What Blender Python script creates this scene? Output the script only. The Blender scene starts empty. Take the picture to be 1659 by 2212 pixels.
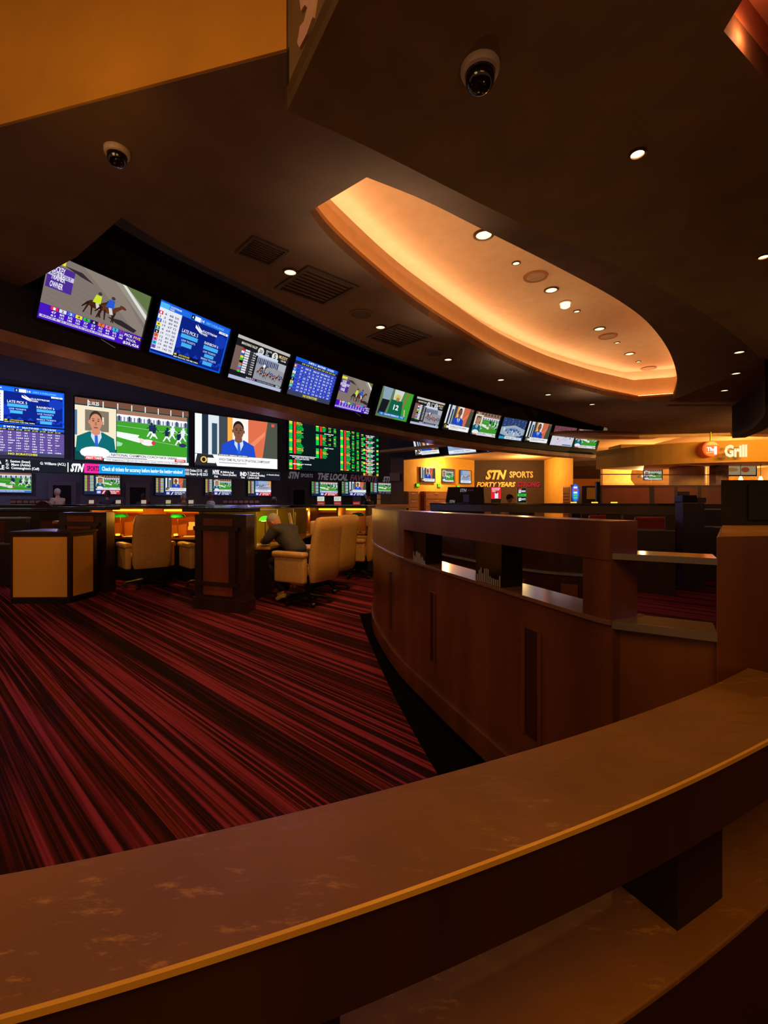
import bpy, bmesh, math, random
from math import sin, cos, pi, radians, tan, atan2, sqrt
from mathutils import Vector, Matrix
random.seed(7)
sc = bpy.context.scene
COL = sc.collection
EH, F, CX, HY = 1.36, 996.0, 829.5, 1084.0     # eye height (m), focal length and horizon of a 1659x2212 frame

# ---------------------------------------------------------------- placing helpers
def P(px, py, z):                      # floor plan point seen at px,py lying at height z
    d = F*(z-EH)/(HY-py)
    return Vector(((px-CX)/F*d, d, z))
def at(px, D, z=0.0): return Vector(((px-CX)/F*D, D, z))
def zat(py, D): return EH+(HY-py)/F*D

# ---------------------------------------------------------------- materials
def lin(c):
    return tuple((x/255.0/12.92 if x/255.0 <= .04045 else ((x/255.0+.055)/1.055)**2.4) for x in c[:3])
MATS = {}
def mat(name, col=(128,128,128), rough=.5, metal=0, spec=.5, emit=0, noise=0, nscale=8, stretch=(1,1,1), bump=0, coat=0, alpha=1):
    if name in MATS: return MATS[name]
    m = bpy.data.materials.new(name); m.use_nodes = True
    nt = m.node_tree; b = nt.nodes['Principled BSDF']; L = nt.links
    c = lin(col)
    b.inputs['Base Color'].default_value = (*c, 1); b.inputs['Roughness'].default_value = rough
    b.inputs['Metallic'].default_value = metal; b.inputs['Specular IOR Level'].default_value = spec
    if coat: b.inputs['Coat Weight'].default_value = coat; b.inputs['Coat Roughness'].default_value = .12
    if emit: b.inputs['Emission Color'].default_value = (*c, 1); b.inputs['Emission Strength'].default_value = emit
    if alpha < 1: b.inputs['Alpha'].default_value = alpha
    tc = nt.nodes.new('ShaderNodeTexCoord'); mp = nt.nodes.new('ShaderNodeMapping'); n = nt.nodes.new('ShaderNodeTexNoise')
    mp.inputs['Scale'].default_value = stretch; n.inputs['Scale'].default_value = nscale; n.inputs['Detail'].default_value = 5
    L.new(tc.outputs['Object'], mp.inputs[0]); L.new(mp.outputs[0], n.inputs['Vector'])
    k = noise or .12
    cr = nt.nodes.new('ShaderNodeValToRGB'); e = cr.color_ramp.elements
    e[0].position = .3; e[1].position = .72
    e[0].color = (*[x*(1-k) for x in c], 1); e[1].color = (*[min(1, x*(1+k)) for x in c], 1)
    L.new(n.outputs['Fac'], cr.inputs[0]); L.new(cr.outputs[0], b.inputs['Base Color'])
    if emit: L.new(cr.outputs[0], b.inputs['Emission Color'])
    if bump:
        bp = nt.nodes.new('ShaderNodeBump'); bp.inputs['Strength'].default_value = bump; bp.inputs['Distance'].default_value = .01
        L.new(n.outputs['Fac'], bp.inputs['Height']); L.new(bp.outputs[0], b.inputs['Normal'])
    MATS[name] = m
    return m
def screen_mat(name, strength):
    m = bpy.data.materials.new(name); m.use_nodes = True; nt = m.node_tree
    nt.nodes.clear(); o = nt.nodes.new('ShaderNodeOutputMaterial'); e = nt.nodes.new('ShaderNodeEmission')
    a = nt.nodes.new('ShaderNodeVertexColor'); a.layer_name = 'Col'
    e.inputs['Strength'].default_value = strength
    nt.links.new(a.outputs[0], e.inputs[0]); nt.links.new(e.outputs[0], o.inputs[0]); MATS[name] = m
    return m
def sign_mat(name, rough=.5):          # painted (not lit) lettering and prints
    m = bpy.data.materials.new(name); m.use_nodes = True; nt = m.node_tree
    a = nt.nodes.new('ShaderNodeVertexColor'); a.layer_name = 'Col'
    b = nt.nodes['Principled BSDF']; b.inputs['Roughness'].default_value = rough
    nt.links.new(a.outputs[0], b.inputs['Base Color']); MATS[name] = m
    return m
LED = screen_mat('led_screen_light', 1.25); TVM = screen_mat('television_light', 1.0); DIM = screen_mat('dim_sign_light', .35); PRINT = sign_mat('printed_surface')
WOOD = mat('red_brown_wood', (98,54,22), .32, noise=.35, nscale=5, stretch=(1,1,.12), coat=.25)
WOOD2 = mat('dark_walnut', (48,24,16), .35, noise=.35, nscale=5, stretch=(1,1,.15), coat=.2)
WOODR = mat('cherry_panel', (120,58,32), .38, noise=.25, nscale=5, stretch=(1,1,.15))
BLACKG = mat('black_gloss_laminate', (12,11,13), .12, coat=.6)
BLACK = mat('black_plastic', (12,12,14), .45)
NAVY = mat('navy_black_paint', (30,30,46), .75)
CEIL = mat('dark_brown_ceiling_paint', (118,92,76), .85, noise=.15, nscale=3)
CEIL2 = mat('olive_brown_soffit_paint', (128,100,56), .8, noise=.15, nscale=3)
VOID = mat('near_black_paint', (16,15,20), .9)
CREAM = mat('warm_cream_plaster', (222,180,134), .8, noise=.05)
COVE = mat('tan_cove_plaster', (170,112,58), .75, noise=.05)
ORANGE = mat('ochre_wall_paint', (214,160,66), .8, noise=.08, nscale=2)
OCHREN = mat('deep_ochre_wall', (205,145,40), .75, noise=.12, nscale=2)
BROWNW = mat('brown_feature_wall', (70,50,38), .8)
LEATH = mat('cream_leather', (205,158,92), .42, noise=.1, nscale=30, bump=.15)
CHROME = mat('brushed_metal', (190,190,190), .25, metal=1)
BRASS = mat('brass', (200,150,60), .25, metal=1)
GREENG = mat('green_glass_shade', (12,110,40), .15, coat=.5)
SKIN = mat('skin', (190,130,98), .5); SKIND = mat('brown_skin', (96,60,42), .5); HAIRG = mat('grey_hair', (170,160,150), .8)
WHITE = mat('white_plastic', (205,185,175), .45); GREYF = mat('grey_trim_paint', (95,88,100), .7)
PAPER = mat('paper', (225,215,195), .7); KPANEL = mat('cream_laminate_panel', (226,160,64), .6, noise=.04, nscale=60)
REDV = mat('red_vinyl', (150,36,24), .4); TRIMB = mat('mauve_brown_molding', (160,118,112), .55, noise=.25, nscale=6)
GLASSD = mat('dark_mirror_glass', (70,66,60), .08, metal=.9); VENTM = mat('brown_metal_grille', (84,66,54), .6)
def glow(name, col, s): return mat(name, col, .5, emit=s, noise=.01)
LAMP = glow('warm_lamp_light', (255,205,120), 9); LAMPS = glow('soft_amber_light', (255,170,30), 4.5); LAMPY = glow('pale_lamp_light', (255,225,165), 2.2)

# ---------------------------------------------------------------- object helpers
def tag(o, label=None, cat=None, group=None, kind=None):
    if label: o['label'] = label
    if cat: o['category'] = cat
    if group: o['group'] = group
    if kind: o['kind'] = kind
    return o
def thing(name, label, cat, loc=(0,0,0), rz=0, group=None, tilt=0):
    o = bpy.data.objects.new(name, None); COL.objects.link(o)
    o.location = loc; o.rotation_euler = (tilt, 0, rz); o.empty_display_size = .1
    return tag(o, label, cat, group)
def link(name, me, m=None, parent=None, kind=None):
    o = bpy.data.objects.new(name, me); COL.objects.link(o)
    if m: me.materials.append(m)
    if parent: o.parent = parent
    if kind: o['kind'] = kind
    return o
class MB:
    def __init__(s): s.b = bmesh.new()
    def box(s, c, d, rz=0, rx=0, ry=0, bev=0):
        r = bmesh.ops.create_cube(s.b, size=1)['verts']
        M = Matrix.Translation(c) @ Matrix.Rotation(rz,4,'Z') @ Matrix.Rotation(rx,4,'X') @ Matrix.Rotation(ry,4,'Y') @ Matrix.Diagonal((d[0],d[1],d[2],1))
        bmesh.ops.transform(s.b, matrix=M, verts=r)
        if bev:
            es = list({e for v in r for e in v.link_edges})
            bmesh.ops.bevel(s.b, geom=es, offset=bev, segments=3, affect='EDGES', profile=.6)
        return s
    def cyl(s, p0, p1, r0, r1=None, n=16):
        p0, p1 = Vector(p0), Vector(p1); r1 = r0 if r1 is None else r1
        d = p1-p0; L = d.length
        v = bmesh.ops.create_cone(s.b, cap_ends=True, segments=n, radius1=max(r0,1e-4), radius2=max(r1,1e-4), depth=L)['verts']
        M = Matrix.Translation((p0+p1)/2) @ d.to_track_quat('Z','Y').to_matrix().to_4x4()
        bmesh.ops.transform(s.b, matrix=M, verts=v); return s
    def ball(s, c, r, sx=1, sy=1, sz=1, n=16, rz=0, rx=0):
        v = bmesh.ops.create_uvsphere(s.b, u_segments=n, v_segments=max(6,n//2+2), radius=r)['verts']
        M = Matrix.Translation(c) @ Matrix.Rotation(rz,4,'Z') @ Matrix.Rotation(rx,4,'X') @ Matrix.Diagonal((sx,sy,sz,1))
        bmesh.ops.transform(s.b, matrix=M, verts=v); return s
    def lathe(s, prof, c=(0,0,0), n=24):
        rows = []
        for r, z in prof:
            rows.append([s.b.verts.new((c[0]+r*cos(2*pi*i/n), c[1]+r*sin(2*pi*i/n), c[2]+z)) for i in range(n)])
        for a, b in zip(rows, rows[1:]):
            for i in range(n): s.b.faces.new((a[i], a[(i+1)%n], b[(i+1)%n], b[i]))
        return s
    def prism(s, pts, z0, z1):
        a = [s.b.verts.new((p[0],p[1],z0)) for p in pts]; b = [s.b.verts.new((p[0],p[1],z1)) for p in pts]
        n = len(pts)
        for i in range(n): s.b.faces.new((a[i], a[(i+1)%n], b[(i+1)%n], b[i]))
        s.b.faces.new(a[::-1]); s.b.faces.new(b); return s
    def loft(s, secs, caps=True):      # list of equal-length closed rings
        rows = [[s.b.verts.new(p) for p in r] for r in secs]; n = len(rows[0])
        for a, b in zip(rows, rows[1:]):
            for i in range(n): s.b.faces.new((a[i], a[(i+1)%n], b[(i+1)%n], b[i]))
        if caps: s.b.faces.new(rows[0][::-1]); s.b.faces.new(rows[-1])
        return s
    def build(s, name, m, parent=None, kind=None, smooth=False, bev=0, sub=0):
        bmesh.ops.recalc_face_normals(s.b, faces=s.b.faces)
        me = bpy.data.meshes.new(name); s.b.to_mesh(me); s.b.free()
        if smooth:
            for p in me.polygons: p.use_smooth = True
            me.set_sharp_from_angle(angle=radians(45))
        o = link(name, me, m, parent, kind)
        if bev:
            md = o.modifiers.new('b','BEVEL'); md.width = bev; md.segments = 2; md.limit_method = 'ANGLE'; md.angle_limit = radians(40)
        if sub:
            md = o.modifiers.new('s','SUBSURF'); md.levels = sub; md.render_levels = sub
        return o
def smooth_path(pts, k=6):
    pts = [Vector((p[0],p[1])) for p in pts]; out = []
    for i in range(len(pts)-1):
        p0 = pts[max(i-1,0)]; p1 = pts[i]; p2 = pts[i+1]; p3 = pts[min(i+2,len(pts)-1)]
        for j in range(k):
            t = j/k
            out.append(.5*((2*p1)+(p2-p0)*t+(2*p0-5*p1+4*p2-p3)*t*t+(3*p1-p0-3*p2+p3)*t**3))
    out.append(pts[-1]); return out
def normals(path):
    ns = []
    for i in range(len(path)):
        d = (path[min(i+1,len(path)-1)]-path[max(i-1,0)]).normalized(); ns.append(Vector((d.y,-d.x)))
    return ns
def sweep(mb, path, o0, o1, z0, z1, oz0=None, oz1=None):     # band along a path; offsets are to the right of travel
    ns = normals(path); secs = []
    for p, n in zip(path, ns):
        a = p+n*o0; b = p+n*o1; a2 = p+n*(o0 if oz0 is None else oz0); b2 = p+n*(o1 if oz1 is None else oz1)
        secs.append([(a.x,a.y,z0),(b.x,b.y,z0),(b2.x,b2.y,z1),(a2.x,a2.y,z1)])
    return mb.loft(secs)
def slab(name, loops, z0, z1, m, kind=None, parent=None):    # flat slab with holes
    cu = bpy.data.curves.new(name,'CURVE'); cu.dimensions = '2D'; cu.fill_mode = 'BOTH'; cu.extrude = (z1-z0)/2
    for lp in loops:
        sp = cu.splines.new('POLY'); sp.points.add(len(lp)-1); sp.use_cyclic_u = True
        for q, p in zip(sp.points, lp): q.co = (p[0],p[1],0,1)
    t = bpy.data.objects.new('t', cu); COL.objects.link(t); dg = bpy.context.evaluated_depsgraph_get()
    me = bpy.data.meshes.new_from_object(t.evaluated_get(dg)); bpy.data.objects.remove(t); me.name = name
    for v in me.vertices: v.co.z += (z0+z1)/2
    me.materials.clear()
    return link(name, me, m, parent, kind)

# ---------------------------------------------------------------- flat artwork (screens, signs): lists of coloured shapes in 0..1, y down
TXC = {}
def text_mesh(s, bold, shear):
    k = (s,bold,shear)
    if k not in TXC:
        cu = bpy.data.curves.new('t','FONT'); cu.body = s; cu.size = 1; cu.offset = bold; cu.shear = shear; cu.resolution_u = 2; cu.space_line = .95
        t = bpy.data.objects.new('t', cu); COL.objects.link(t); dg = bpy.context.evaluated_depsgraph_get()
        me = bpy.data.meshes.new_from_object(t.evaluated_get(dg)); bpy.data.objects.remove(t)
        vs = [(v.co.x,v.co.y) for v in me.vertices]; fs = [tuple(p.vertices) for p in me.polygons]
        if vs:
            x0 = min(v[0] for v in vs); x1 = max(v[0] for v in vs); y0 = min(v[1] for v in vs); y1 = max(v[1] for v in vs)
        else: x0=x1=y0=y1=0
        TXC[k] = (vs, fs, x0, x1, y0, y1); bpy.data.meshes.remove(me)
    return TXC[k]
class Art:
    def __init__(s): s.v=[]; s.f=[]; s.c=[]; s.z=0; s.T=(0,0,1,1)
    def into(s, x0, y0, x1, y1): s.T = (x0,y0,x1-x0,y1-y0); return s
    def _t(s, x, y): return (s.T[0]+x*s.T[2], s.T[1]+y*s.T[3], s.z)
    def poly(s, pts, c):
        s.z += 1; k = len(s.v); s.v += [s._t(*p) for p in pts]; s.f.append(tuple(range(k,k+len(pts)))); s.c.append(c); return s
    def rect(s, x0, y0, x1, y1, c): return s.poly([(x0,y0),(x1,y0),(x1,y1),(x0,y1)], c)
    def ell(s, cx, cy, rx, ry, c, n=14, a=0):
        return s.poly([(cx+rx*cos(t)*cos(a)-ry*sin(t)*sin(a), cy+rx*cos(t)*sin(a)+ry*sin(t)*cos(a)) for t in [2*pi*i/n for i in range(n)]], c)
    def line(s, x0, y0, x1, y1, w, c, w2=None):
        dx, dy = x1-x0, y1-y0; L = sqrt(dx*dx+dy*dy) or 1; nx, ny = -dy/L, dx/L; w2 = w if w2 is None else w2
        return s.poly([(x0+nx*w/2,y0+ny*w/2),(x1+nx*w2/2,y1+ny*w2/2),(x1-nx*w2/2,y1-ny*w2/2),(x0-nx*w/2,y0-ny*w/2)], c)
    def text(s, t, x0, y0, x1, y1, c, bold=.02, shear=0):    # fitted into the box
        vs, fs, a0, a1, b0, b1 = text_mesh(t, bold, shear)
        if not vs: return s
        s.z += 1; k = len(s.v)
        s.v += [s._t(x0+(v[0]-a0)/(a1-a0)*(x1-x0), y1-(v[1]-b0)/(b1-b0)*(y1-y0)) for v in vs]
        s.f += [tuple(k+i for i in f) for f in fs]; s.c += [c]*len(fs); return s
    def build(s, name, W, H, m, parent, dz=.00008, ofs=.002):   # x right, z up from the centre, facing -y
        s.into(0,0,1,1)
        me = bpy.data.meshes.new(name)
        me.from_pydata([((x-.5)*W, -ofs-z*dz, (.5-y)*H) for x,y,z in s.v], [], s.f)
        ca = me.color_attributes.new('Col','FLOAT_COLOR','CORNER')
        for p, c in zip(me.polygons, s.c):
            cc = (*lin(c),1)
            for li in p.loop_indices: ca.data[li].color = cc
        me.materials.append(m)
        return link(name, me, None, parent)
def nums(rows, cols, seed=1):
    r = random.Random(seed)
    return [[('-' if r.random()<.08 else str(r.choice([12,22,38,51,64,77,92,107,118,126,153,204,227,341,527,1004]))) for _ in range(cols)] for _ in range(rows)]
W_ = (245,245,250); K_ = (8,8,14)
def art_rider(a, x, y, s, coat, h=(70,38,24)):
    a.ell(x,y,.07*s,.06*s,h); a.line(x+.05*s,y-.02*s,x+.11*s,y-.10*s,.05*s,h,.03*s); a.ell(x+.12*s,y-.10*s,.035*s,.02*s,h,a=.6)
    for dx, ex in ((-.06,-.09),(-.03,-.02),(.03,.06),(.06,.04)): a.line(x+dx*s,y+.02*s,x+ex*s,y+.17*s,.018*s,(52,28,20),.010*s)
    a.line(x-.06*s,y-.01*s,x-.11*s,y+.09*s,.025*s,(40,22,16),.01*s)
    a.poly([(x-.03*s,y-.03*s),(x-.01*s,y-.15*s),(x+.04*s,y-.15*s),(x+.04*s,y-.03*s)], coat)
    a.line(x+.01*s,y-.03*s,x+.03*s,y+.06*s,.03*s,(210,210,210)); a.ell(x+.02*s,y-.18*s,.018*s,.025*s,(60,60,60))
def art_race(a):
    a.rect(0,0,1,1,(128,116,108)); a.poly([(.3,0),(.62,0),(1,.62),(1,.8)],(140,128,118)); a.poly([(.60,0),(1,0),(1,.52)],(152,146,134)); a.poly([(.72,0),(1,0),(1,.3)],(96,118,70)); a.poly([(.68,0),(.72,0),(1,.36),(1,.44)],(225,225,220))
    for i in range(7): a.line(.05,.3+i*.08,.75,.5+i*.1,.006,(118,106,98))
    a.poly([(.14,.10),(.30,.10),(.42,.2),(.3,.17)],(52,44,48)); a.poly([(.60,.62),(.75,.60),(.93,.68),(.9,.74),(.7,.68)],(46,38,42))
    art_rider(a,.47,.5,1.1,(205,225,40)); art_rider(a,.60,.50,1.15,(40,90,210),(96,52,34))
    a.rect(.02,.04,.15,.11,(235,225,60)); a.rect(.02,.14,.24,.50,(78,44,150)); a.rect(.02,.24,.24,.31,(205,200,230))
    a.text('JOCKEY\nTRAINER\nOWNER',.05,.15,.17,.48,W_); a.text('AGE 5 COLT',.04,.25,.22,.30,(60,40,110))
    a.rect(0,.76,1,1,(70,22,190)); cs = [(220,50,50),(230,230,235),(60,110,230),(240,225,50),(50,190,70),(30,30,30),(240,120,40),(240,130,180),(50,190,210),(120,60,180)]
    for i, c in enumerate(cs):
        x = .10+i*.072; a.rect(x,.765,x+.062,.82,c); a.text(str(i+1),x+.02,.772,x+.04,.812,K_ if i not in (0,2,5) else W_)
        a.text(random.choice(['5/2','12','47','8/5','27','93']),x+.01,.835,x+.05,.87,W_); a.text(random.choice(['132','61','103','44','188']),x+.01,.885,x+.05,.915,W_)
    a.rect(.02,.93,.72,.97,(205,200,235)); a.text('RACE 4  $1 EXACTA WILL PAYS',.04,.935,.6,.965,(60,40,120))
    a.rect(.80,.78,1,1,(60,18,150)); a.text('PICK',.81,.79,.90,.84,W_); a.text('FIVE',.91,.79,.99,.84,(245,200,60)); a.text('POOL',.84,.86,.95,.905,W_); a.text('$35,426',.81,.925,.99,.985,W_,.03)
def art_gulf(a):
    a.rect(0,0,1,1,(20,90,225)); a.rect(.02,.03,.98,.97,(12,34,130))
    for i in range(6): a.poly([(.3+i*.12,.9),(.36+i*.12,.78),(.42+i*.12,.9),(.39+i*.12,.9),(.36+i*.12,.84),(.33+i*.12,.9)],(24,60,185))
    a.ell(.32,.62,.09,.14,(22,56,180)); a.ell(.9,.35,.09,.14,(22,56,180))
    a.rect(.02,.03,.98,.13,(30,110,230)); a.rect(.02,.03,.13,.13,(80,190,245)); a.text('GULFSTREAM\nPARK',.14,.04,.28,.12,W_,.01); a.rect(.42,.035,.46,.12,K_); a.text('4',.43,.05,.45,.105,W_); a.rect(.47,.035,.55,.12,W_); a.text('14',.56,.05,.60,.105,W_); a.text('DIRT 6 FURLONGS',.63,.055,.9,.10,(120,190,250)); a.rect(.84,.135,.98,.18,W_); a.text('1:35 PM',.87,.145,.95,.17,K_)
    a.rect(.02,.13,.30,.93,(232,234,246)); cs = [(215,40,50),W_,(50,90,220),(240,225,40),(30,130,90),K_,(240,110,40),(240,120,170),(60,190,215),(130,90,200)]
    for i, c in enumerate(cs):
        y = .19+i*.072; a.rect(.02,y,.07,y+.066,c); a.text(str(i+1),.035,y+.012,.055,y+.054,W_ if i in (0,2,5,4) else K_)
        a.text('%d  %d %d' % (random.choice((12,3,6,4,19)), random.randint(33,161), random.randint(35,99)),.09,y+.012,.27,y+.054,(90,92,110))
    a.poly([(.50,.19),(.56,.26),(.60,.34),(.56,.31),(.50,.25)],W_); a.poly([(.52,.17),(.60,.27),(.60,.32),(.55,.24)],W_)
    a.text('GULFSTREAM\nPARK',.60,.24,.82,.34,W_,.02); a.text('LATE PICK 5',.34,.36,.56,.43,W_,.01); a.rect(.34,.45,.57,.53,(70,175,240)); a.text('LIVE TICKETS',.36,.56,.55,.60,(190,215,250)); a.rect(.37,.62,.51,.70,(70,175,240))
    a.text('RAINBOW 6',.67,.44,.88,.50,W_,.01); a.rect(.67,.52,.89,.60,(70,175,240)); a.text('LIVE TICKETS',.68,.63,.87,.67,(190,215,250)); a.rect(.71,.69,.85,.76,(70,175,240)); a.text('SINGLE TICKETS',.67,.78,.90,.82,(190,215,250)); a.rect(.71,.84,.85,.92,(70,175,240))
    a.rect(.30,.86,.66,.97,(10,16,50)); a.rect(.31,.87,.34,.90,(240,225,40)); a.text('LATE SCRATCHED',.37,.87,.52,.90,(240,225,40)); a.text('MAIN TRACK FAST, TURF FIRM, TAPETA',.31,.92,.65,.955,W_)
def art_muddy(a):
    a.rect(0,0,1,1,(26,26,30)); a.rect(0,0,1,.07,(190,186,182)); a.rect(0,.92,1,1,(176,186,215)); a.rect(0,.24,.15,.8,(120,96,90))
    a.text('MAHONING VALLEY',.10,.12,.38,.18,(225,220,200)); a.ell(.45,.19,.055,.09,(220,220,215)); a.text('20',.42,.15,.48,.23,K_); a.text('MINUTES\nTO\nRACE',.54,.11,.65,.24,W_,.01); a.ell(.72,.19,.06,.10,(220,220,215)); a.text('5',.70,.13,.74,.25,K_); a.text('MUDDY',.80,.11,.97,.19,(230,200,140)); a.text('1:35 PM',.85,.21,.95,.25,W_)
    a.rect(.38,.25,.8,.31,(200,215,240))
    cs = [(215,40,50),W_,(50,90,220),(240,225,40),(50,200,60),K_,(240,110,40),(60,190,215),(190,60,180),(60,220,60)]
    for i, c in enumerate(cs):
        y = .26+i*.056; a.rect(.13,y,.18,y+.05,c); a.rect(.19,y+.004,.27,y+.046,(225,225,235)); a.rect(.28,y+.004,.32,y+.046,(60,60,64)); a.text(str(random.randint(12,400)),.33,y+.01,.385,y+.042,W_)
    a.rect(.42,.31,.98,.86,(150,150,158)); a.poly([(.42,.31),(.98,.31),(.98,.5),(.42,.42)],(176,176,186))
    for i in range(12): a.rect(.43+i*.034,.34,.455+i*.034,.47+.01*(i%3),(52,72,110) if i%2 else (80,96,128))
    for i in range(8): art_rider(a,.50+.062*i,.66+.03*(i%3),.42,random.choice([(230,230,235),(60,80,160),(190,60,60)]),(84,44,30))
    art_rider(a,.56,.55,.6,W_,(60,50,60)); a.rect(.2,.86,.98,.915,(34,34,40)); a.text('RACE 5',.30,.87,.42,.91,W_); a.rect(.43,.87,.46,.91,(200,80,200)); a.text('REPLAY',.87,.87,.96,.91,W_)
    a.text('LATE DAILY DOUBLE  RACES 5 AND 6',.5,.875,.83,.905,(180,180,190))
def art_table(a, base=(44,66,190), light=(96,116,215), seed=3):
    a.rect(0,0,1,1,base); a.rect(0,0,1,.09,(26,90,220)); a.text('8 MTR 4   MATINEE   12/10/25',.3,.02,.9,.075,W_); a.rect(0,.09,1,.165,(34,34,60))
    for j in range(9): a.text('$1.00',.17+j*.09,.105,.235+j*.09,.15,(225,225,90))
    N = nums(8,9,seed); cs = [(210,80,60),(60,130,220),W_,(40,170,80),K_,(235,220,50),(70,190,190),(60,60,60)]
    for i in range(8):
        y = .18+i*.088; a.rect(0,y,1,y+.008,light); a.rect(.01,y+.012,.08,y+.08,cs[i]); a.text(str(i+1),.035,y+.025,.055,y+.07,W_ if i not in (2,5) else K_)
        for j in range(9): a.text(N[i][j],.17+j*.09,y+(.028 if N[i][j]!='-' else .045),.17+j*.09+.018*len(N[i][j]),y+(.07 if N[i][j]!='-' else .052),W_)
    a.rect(0,.885,1,1,(60,64,90)); a.text('NO SCRATCHES',.35,.91,.68,.975,(235,225,60),.03)
def art_host(a, jacket=(28,70,190), skin=(120,78,58), lower=True, hair=(30,22,20)):
    a.rect(0,0,1,1,(60,70,78)); a.rect(0,0,.08,.75,(225,228,230)); a.rect(.08,0,.15,.75,(30,44,58)); a.rect(.15,0,.27,.78,(205,212,218)); a.rect(.19,.15,.25,.75,(50,72,92)); a.rect(.27,0,.37,.8,(60,66,74)); a.rect(.37,0,.43,.8,(235,160,60)); a.rect(.43,0,.62,.8,(236,226,218)); a.poly([(.62,0),(.87,0),(.80,.8),(.62,.8)],(206,104,70)); a.poly([(.64,.5),(.84,.2),(.83,.3),(.64,.62)],(222,130,92)); a.poly([(.87,0),(1,0),(1,.85),(.80,.85)],(72,76,66)); a.rect(.92,.03,.96,.09,(220,80,60))
    art_bust(a,.50,.40,1.0,jacket,skin,hair)
    if lower:
        a.rect(0,.76,1,.97,(238,238,240)); a.rect(.26,.73,.62,.77,(60,60,64)); a.text('ROSE BOWL SEMIFINAL DISCUSSION',.27,.738,.61,.765,W_)
        a.poly([(.03,.76),(.2,.76),(.25,.97),(0,.97)],(40,40,44)); a.ell(.10,.86,.035,.06,(230,180,60)); a.ell(.10,.86,.02,.04,(30,30,34)); a.rect(.14,.82,.23,.92,(225,225,225))
        a.text('WHICH TEAMS WILL PLAY IN CFP NATIONAL CHAMPIONSHIP?',.27,.81,.90,.865,(60,60,66),.015); a.rect(.27,.89,.6,.91,(170,170,176))
        a.rect(0,.97,1,1,(20,20,24))
def art_bust(a, x, y, s, jacket, skin, hair):
    a.poly([(x-.21*s,.80*s+y-.4),(x-.19*s,y+.13*s),(x-.07*s,y+.03*s),(x+.07*s,y+.03*s),(x+.19*s,y+.13*s),(x+.22*s,.80*s+y-.4)],jacket)
    a.poly([(x-.045*s,y),(x+.05*s,y),(x+.06*s,y+.12*s),(x+.01*s,y+.3*s),(x-.05*s,y+.12*s)],(190,210,235)); a.poly([(x-.012*s,y+.09*s),(x+.018*s,y+.09*s),(x+.026*s,y+.3*s),(x-.01*s,y+.3*s)],(40,90,200))
    a.poly([(x-.04*s,y-.06*s),(x+.04*s,y-.06*s),(x+.045*s,y+.06*s),(x,y+.10*s),(x-.045*s,y+.06*s)],skin)
    a.ell(x,y-.20*s,.066*s,.15*s,hair,18); a.ell(x,y-.14*s,.062*s,.155*s,skin,18); a.ell(x-.066*s,y-.14*s,.012*s,.035*s,skin); a.ell(x+.066*s,y-.14*s,.012*s,.035*s,skin)
    d = tuple(int(c*.45) for c in skin)
    for q in (-1,1): a.ell(x+q*.026*s,y-.165*s,.012*s,.012*s,d); a.line(x+q*.014*s,y-.20*s,x+q*.04*s,y-.20*s,.012*s,d)
    a.poly([(x-.008*s,y-.15*s),(x+.008*s,y-.15*s),(x+.014*s,y-.09*s),(x-.014*s,y-.09*s)],tuple(int(c*.8) for c in skin)); a.ell(x,y-.045*s,.024*s,.012*s,(130,60,52))
def art_play(a, x, y, s, body, legs=(225,225,230), lean=0):
    a.line(x,y+.02*s,x-.05*s,y+.16*s,.03*s,legs,.018*s); a.line(x,y+.02*s,x+.05*s,y+.15*s,.03*s,legs,.018*s)
    a.poly([(x-.035*s+lean,y-.12*s),(x+.035*s+lean,y-.12*s),(x+.025*s,y+.03*s),(x-.025*s,y+.03*s)],body); a.line(x+lean,y-.10*s,x+.07*s+lean,y-.02*s,.02*s,body,.012*s); a.line(x+lean,y-.10*s,x-.07*s+lean,y-.03*s,.02*s,body,.012*s); a.ell(x+lean*1.2,y-.15*s,.02*s,.034*s,body)
def art_field(a, full=False):
    a.rect(0,0,1,1,(60,150,40)); a.rect(0,.0,1,.12,(150,110,90)); a.rect(0,.10,1,.15,(235,240,245)); a.rect(0,.15,1,.26,(120,130,150))
    for i in range(22): a.rect(.02+i*.045,.13+.01*(i%3),.045+i*.045,.25,(225,228,235) if i%3 else (50,60,90))
    a.poly([(0,.50),(.3,.54),(.28,.60),(.42,.66),(.3,.72),(0,.62)],(222,230,225)); a.line(0,.36,1,.44,.006,(190,220,180)); a.line(.2,.60,1,.74,.006,(190,220,180)); a.poly([(0,.72),(.08,.76),(.06,.82),(0,.84)],(150,205,160))
    for x, y, c in ((.50,.44,(24,38,72)),(.69,.48,(24,38,72)),(.77,.42,(220,225,235)),(.87,.55,(24,38,72)),(.93,.45,(215,220,230)),(.46,.40,(30,44,80))): art_play(a,x,y,1.0,c,lean=.01)
    a.ell(.42,.70,.10,.075,(230,222,222)); a.ell(.50,.70,.03,.05,(190,60,60)); a.ell(.33,.66,.03,.05,(226,200,190)); a.ell(.93,.70,.06,.05,(40,50,80))
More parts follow.
